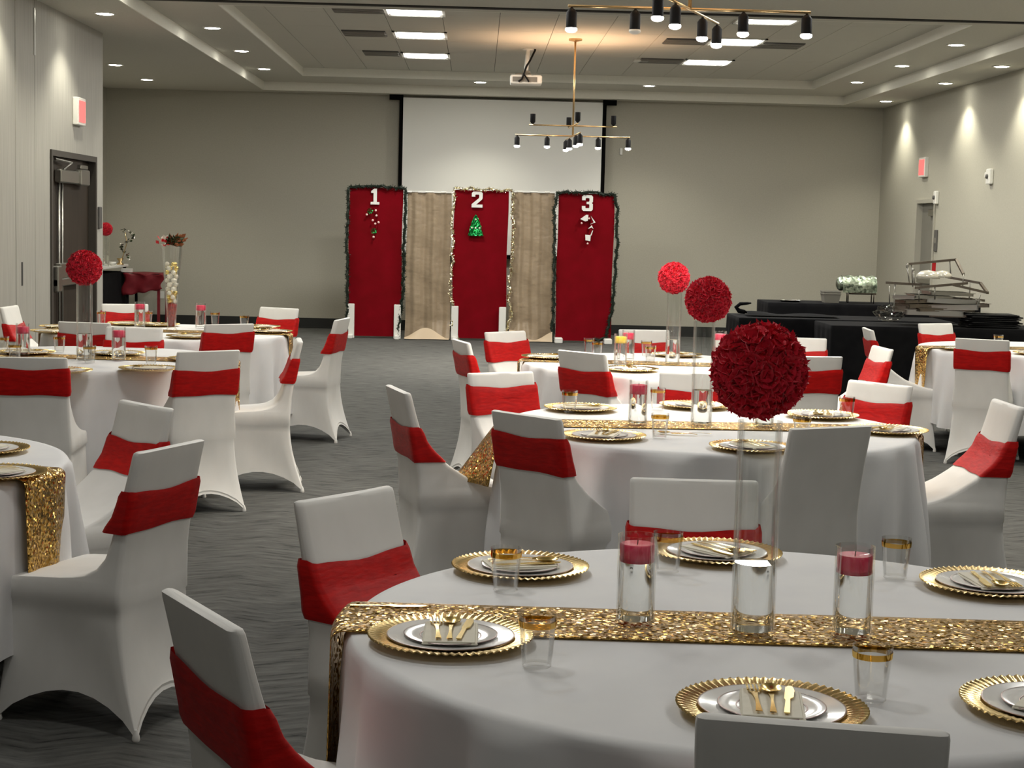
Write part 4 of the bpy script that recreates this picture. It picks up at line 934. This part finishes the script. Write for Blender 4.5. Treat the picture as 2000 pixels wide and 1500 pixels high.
# steel pile on the front table
zt = .763
def rail(pts, r, lab, nm='serving_rack', m='darksteel', sup=()):
    t = thing(nm, lab, 'serving stand', pts[0]); p0 = Vector(pts[0])
    def seg_box(a, b, w=.012, h=.022):
        a, b = Vector(a)-p0, Vector(b)-p0; d = (b-a).normalized(); s = d.cross(Vector((0,0,1))).normalized()*w; u = Vector((0,0,h/2))
        return [a-s-u,a+s-u,a+s+u,a-s+u,b-s-u,b+s-u,b+s+u,b-s+u]
    mb = MB()
    for a, b in zip(pts[:-1], pts[1:]): mb.add(seg_box(a, b), [(0,1,2,3),(7,6,5,4),(0,4,5,1),(1,5,6,2),(2,6,7,3),(3,7,4,0)])
    mb.build('rail', MT[m], t)
    for a, b in sup: MB().tube([Vector(a)-p0, Vector(b)-p0], .006, 6).build('support', MT['steel'], t, True)
yy = 15.15
def S(x, y, d=0): q = onY(x, y, yy+d); return (q.x, q.y, max(q.z, zt+.005))
rail([S(1771,516,.2), S(1867,507,.2), S(1882,536,-.1)], .01, 'highest upended steel serving frame with a red tag', sup=[(S(1780,516,.2),S(1783,560,.2)),(S(1855,508,.2),S(1857,540,.2)),(S(1882,536,-.1),S(1880,560,-.1))])
rail([S(1822,536,0), S(1915,553,-.1), S(1929,572,-.3), S(1860,556,-.3)], .01, 'bent steel serving frame sloping down to the right', sup=[(S(1895,552,-.1),S(1893,585,-.1)),(S(1915,575,-.2),S(1908,600,-.2))])
rail([S(1788,562,-.2), S(1890,553,-.2)], .01, 'dark flat steel bar lying across the pile, upper', sup=[(S(1795,562,-.2),S(1795,590,-.2)),(S(1826,560,-.2),S(1826,585,-.2))])
rail([S(1730,552,0), S(1800,556,0)], .01, 'short steel rack at the left end of the pile', sup=[(S(1737,556,0),S(1737,598,0)),(S(1748,556,0),S(1746,600,-.1))])
rail([S(1880,583,.1), S(1923,587,.1)], .01, 'short dark bar at the right of the steel pile')
q = S(1824,520,.2); o = MB().box((-.018,-.006,-.05),(.018,.006,.04),.003).build('red_tag', MT['red_plastic'], loc=q); tag(o, 'red strip hanging from the highest steel frame', 'tag')
pans = [(1868,610,.25,.16,.03,'darksteel'),(1835,599,.28,.15,.03,'darksteel'),(1790,583,.16,.12,.03,'darksteel'),(1885,592,.2,.12,.035,'darksteel'),(1765,575,.10,.1,.03,'steel'),(1820,606,.26,.16,.05,'steel'),(1850,596,.27,.17,.05,'steel'),(1800,592,.20,.14,.035,'darksteel'),(1855,583,.24,.15,.045,'steel'),(1815,574,.18,.13,.03,'steel'),(1850,568,.20,.14,.03,'steel'),(1770,600,.12,.12,.05,'darksteel')]
pl = ['dark pan at the bottom right of the steel pile','dark wide pan just above the lowest steel pan','dark pan low on the left of the steel pile','dark pan at the right of the steel pile','small steel pan at the far left of the pile','lowest wide steel pan of the pile','second steel pan of the pile, right of centre','tarnished steel pan at the left of the pile','wide steel pan in the middle of the pile','upper left steel pan of the pile','upper right steel pan of the pile','dark low pan at the left foot of the pile']
for i, (x, y, a_, b_, h_, m_) in enumerate(pans):
    q = Vector(S(x, y+8)); mb = MB().box((-a_*.92,-b_*.92,0),(a_*.92,b_*.92,.004)); 
    for (c, d) in (((-a_,-b_),(a_,-b_*.93)),((-a_,b_*.93),(a_,b_)),((-a_,-b_),(-a_*.95,b_)),((a_*.95,-b_),(a_,b_))): mb.box((c[0],c[1],0),(d[0],d[1],h_))
    mb.box((-a_-.015,-b_-.015,h_-.004),(a_+.015,-b_+.01,h_)).box((-a_-.015,b_-.01,h_-.004),(a_+.015,b_+.015,h_))
    o = mb.build('steel_pan', MT[m_], loc=(q.x, q.y, q.z)); o.rotation_euler = (random.uniform(-.03,.03), random.uniform(-.05,.05), random.uniform(-.3,.3)); tag(o, pl[i], 'pan')
for i, (x, y, lab) in enumerate(((1812,536,'pale domed lid at the top of the pile, left'),(1840,534,'pale domed lid at the top of the pile, middle'),(1852,534,'small pale cup shape on top of the pile'))):
    q = S(x, y+8); s = (.11,.09,.04)[i]; o = MB().lathe([(s,0),(s*.92,s*.35),(s*.6,s*.62),(.001,s*.72)],20).build('dish_lid', MT['pearl'], loc=q, smooth=True); tag(o, lab, 'lid')
for i, (x, y, lab) in enumerate(((1772,534,'steel serving fork leaning at the left of the pile'),(1783,543,'steel serving spoon leaning at the left of the pile'))):
    q = Vector(S(x, y)); o = MB().tube([(0,0,.06),(.025,0,-.10)],[.009,.005],6).sphere((0,0,.07),.016,8,6,(1,.4,1.6)).build('serving_spoon', MT['steel'], loc=q, smooth=True); tag(o, lab, 'utensil')
for k in range(7):
    x = 4.72+.012*(k%3); o = MB().box((-.24,-.17,0),(.24,.17,.012),.004).box((-.22,-.15,.012),(.22,.15,.0155)).build('serving_tray', MT['black'], loc=(x, 15.0, zt+.003+k*.0175)); o.rotation_euler.z = .06*(k%3-1)
    tag(o, ['lowest','second','third','fourth','fifth','sixth','topmost'][k]+' black tray of the stack right of the steel pile', 'tray', 'black trays stacked at the right of the pile')
q = S(1735,598)
o = MB().sphere((0,0,.07),.10,24,16,(1.4,.8,.75)).build('plastic_wrap', MT['wrapfilm'], loc=(q[0], 15.1, zt+.03))
for v in o.data.vertices: v.co *= 1+.14*sin(60*v.co.x+90*v.co.z)*cos(v.co.y*50+30*v.co.x)
tag(o, 'crumpled clear plastic wrap left of the steel pile', 'plastic wrap')

# ================================================================ LEFT BACK CORNER
t = thing('side_table', 'narrow table with pale top in the left back recess', 'table', (-5.2, 22.55, 0))
MB().box((-.24,-1.05,.865),(.21,1.05,.90),.004).build('tabletop', MT['white'], t)
for s in (-1,1):
    for u in (-1,1): MB().box((s*.17-.02,u*.98-.02,0),(s*.17+.02,u*.98+.02,.865)).build('leg', MT['black'], t)
MB().box((-.22,-1.0,.05),(.185,1.0,.80)).build('black_skirt', MT['blackcloth'], t)
t = thing('small_table', 'small dark table at the back wall under a burgundy cloth', 'table', (-4.72, 23.6, 0))
MB().box((-.25,-.35,.73),(.26,.35,.76)).build('tabletop', MT['black'], t)
for s in (-1,1):
    for u in (-1,1): MB().box((s*.22-.018,u*.3-.018,0),(s*.22+.018,u*.3+.018,.73)).build('leg', MT['black'] if s<0 else MT['burgundy'], t)
o = MB().grid(20, 12, lambda u, v: (-.27+.56*u+.03*sin(6*v), -.38-.012*sin(14*u)+.03*v, .78-.02*v-.30*v*(1-.35*u)+(.01*sin(20*u)))).grid(12,6,lambda u, v: (-.27+.56*u, -.38+.72*v, .782+.004*sin(9*u+5*v))).build('burgundy_cloth', MT['burgundy'], loc=(-4.72, 23.6, 0), smooth=True); tag(o, 'burgundy cloth draped over the small table at the back wall', 'tablecloth')
mo = o.modifiers.new('s','SOLIDIFY'); mo.thickness = .004
o = MB().box((-.075,-.06,0),(.075,.06,.055),.004).build('white_box', MT['white'], loc=(-5.06+.1, 23.35, .79)); tag(o, 'small white box at the left end of the burgundy cloth', 'box')
t = thing('tall_vase', 'slim clear vase under the small ball in the left back corner', 'vase', (-5.02, 22.3, .90)); obj('glass', tv, t); obj('water', tw, t)
flower_ball(-5.02, 22.3, .90+.43+.07, .092, 'dark red rose ball in the left back corner beside the wood wall', N=70)
g = thing('silver_spray', 'silver leafy centrepiece right of the corner red ball', 'decoration', (-5.08+.24, 22.95, .90)); g.location = (-5.05, 23.2, .90)
for mn, n in (('steel',50),('pearl',26),('leaf',22)):
    mb = MB()
    for i in range(n):
        h = random.random(); a = h*9+random.uniform(-.5,.5); c0 = Vector((.05*cos(a)*(.5+h)+.09+.05*h, .04*sin(a), .08+.42*h)); d = Vector((cos(a), sin(a), random.uniform(-.3,.8))).normalized(); q = c0+d*.055
        e = d.cross(Vector((random.gauss(0,1),0,random.gauss(0,1)))).normalized()*.018; m2 = c0.lerp(q,.5); mb.add([c0,m2+e,q,m2-e],[(0,1,2,3)])
    mb.build({'steel':'silver_leaves','pearl':'white_blossoms','leaf':'dark_leaves'}[mn], MT[mn], g)['kind'] = 'stuff'
MB().tube([(.03,0,0),(.06,0,.1),(.12,0,.3),(.1,0,.45)],.006,6).lathe([(.05,0),(.05,.01),(.02,.04),(.05,.09)],14,(.03,0,0)).build('stem', MT['brass'], g, True)
o = MB().grid(12, 8, lambda u, v: (-.12+.24*u, -.1+.2*v, .015+.05*sin(pi*u)*sin(pi*v)*(1+.4*sin(9*u+4*v)))).build('blue_cloth', MT['blue'], loc=(-5.10, 22.0, .90), smooth=True); tag(o, 'pale blue cloth on the narrow table in the left corner', 'cloth')
o = MB().lathe([(.001,0),(.03,0),(.05,.03),(.055,.05),(.05,.05),(.03,.01),(.001,.008)],20).build('white_bowl', MT['white'], loc=(-5.03, 22.75, .90), smooth=True); tag(o, 'small white bowl on the narrow table in the left corner', 'bowl')
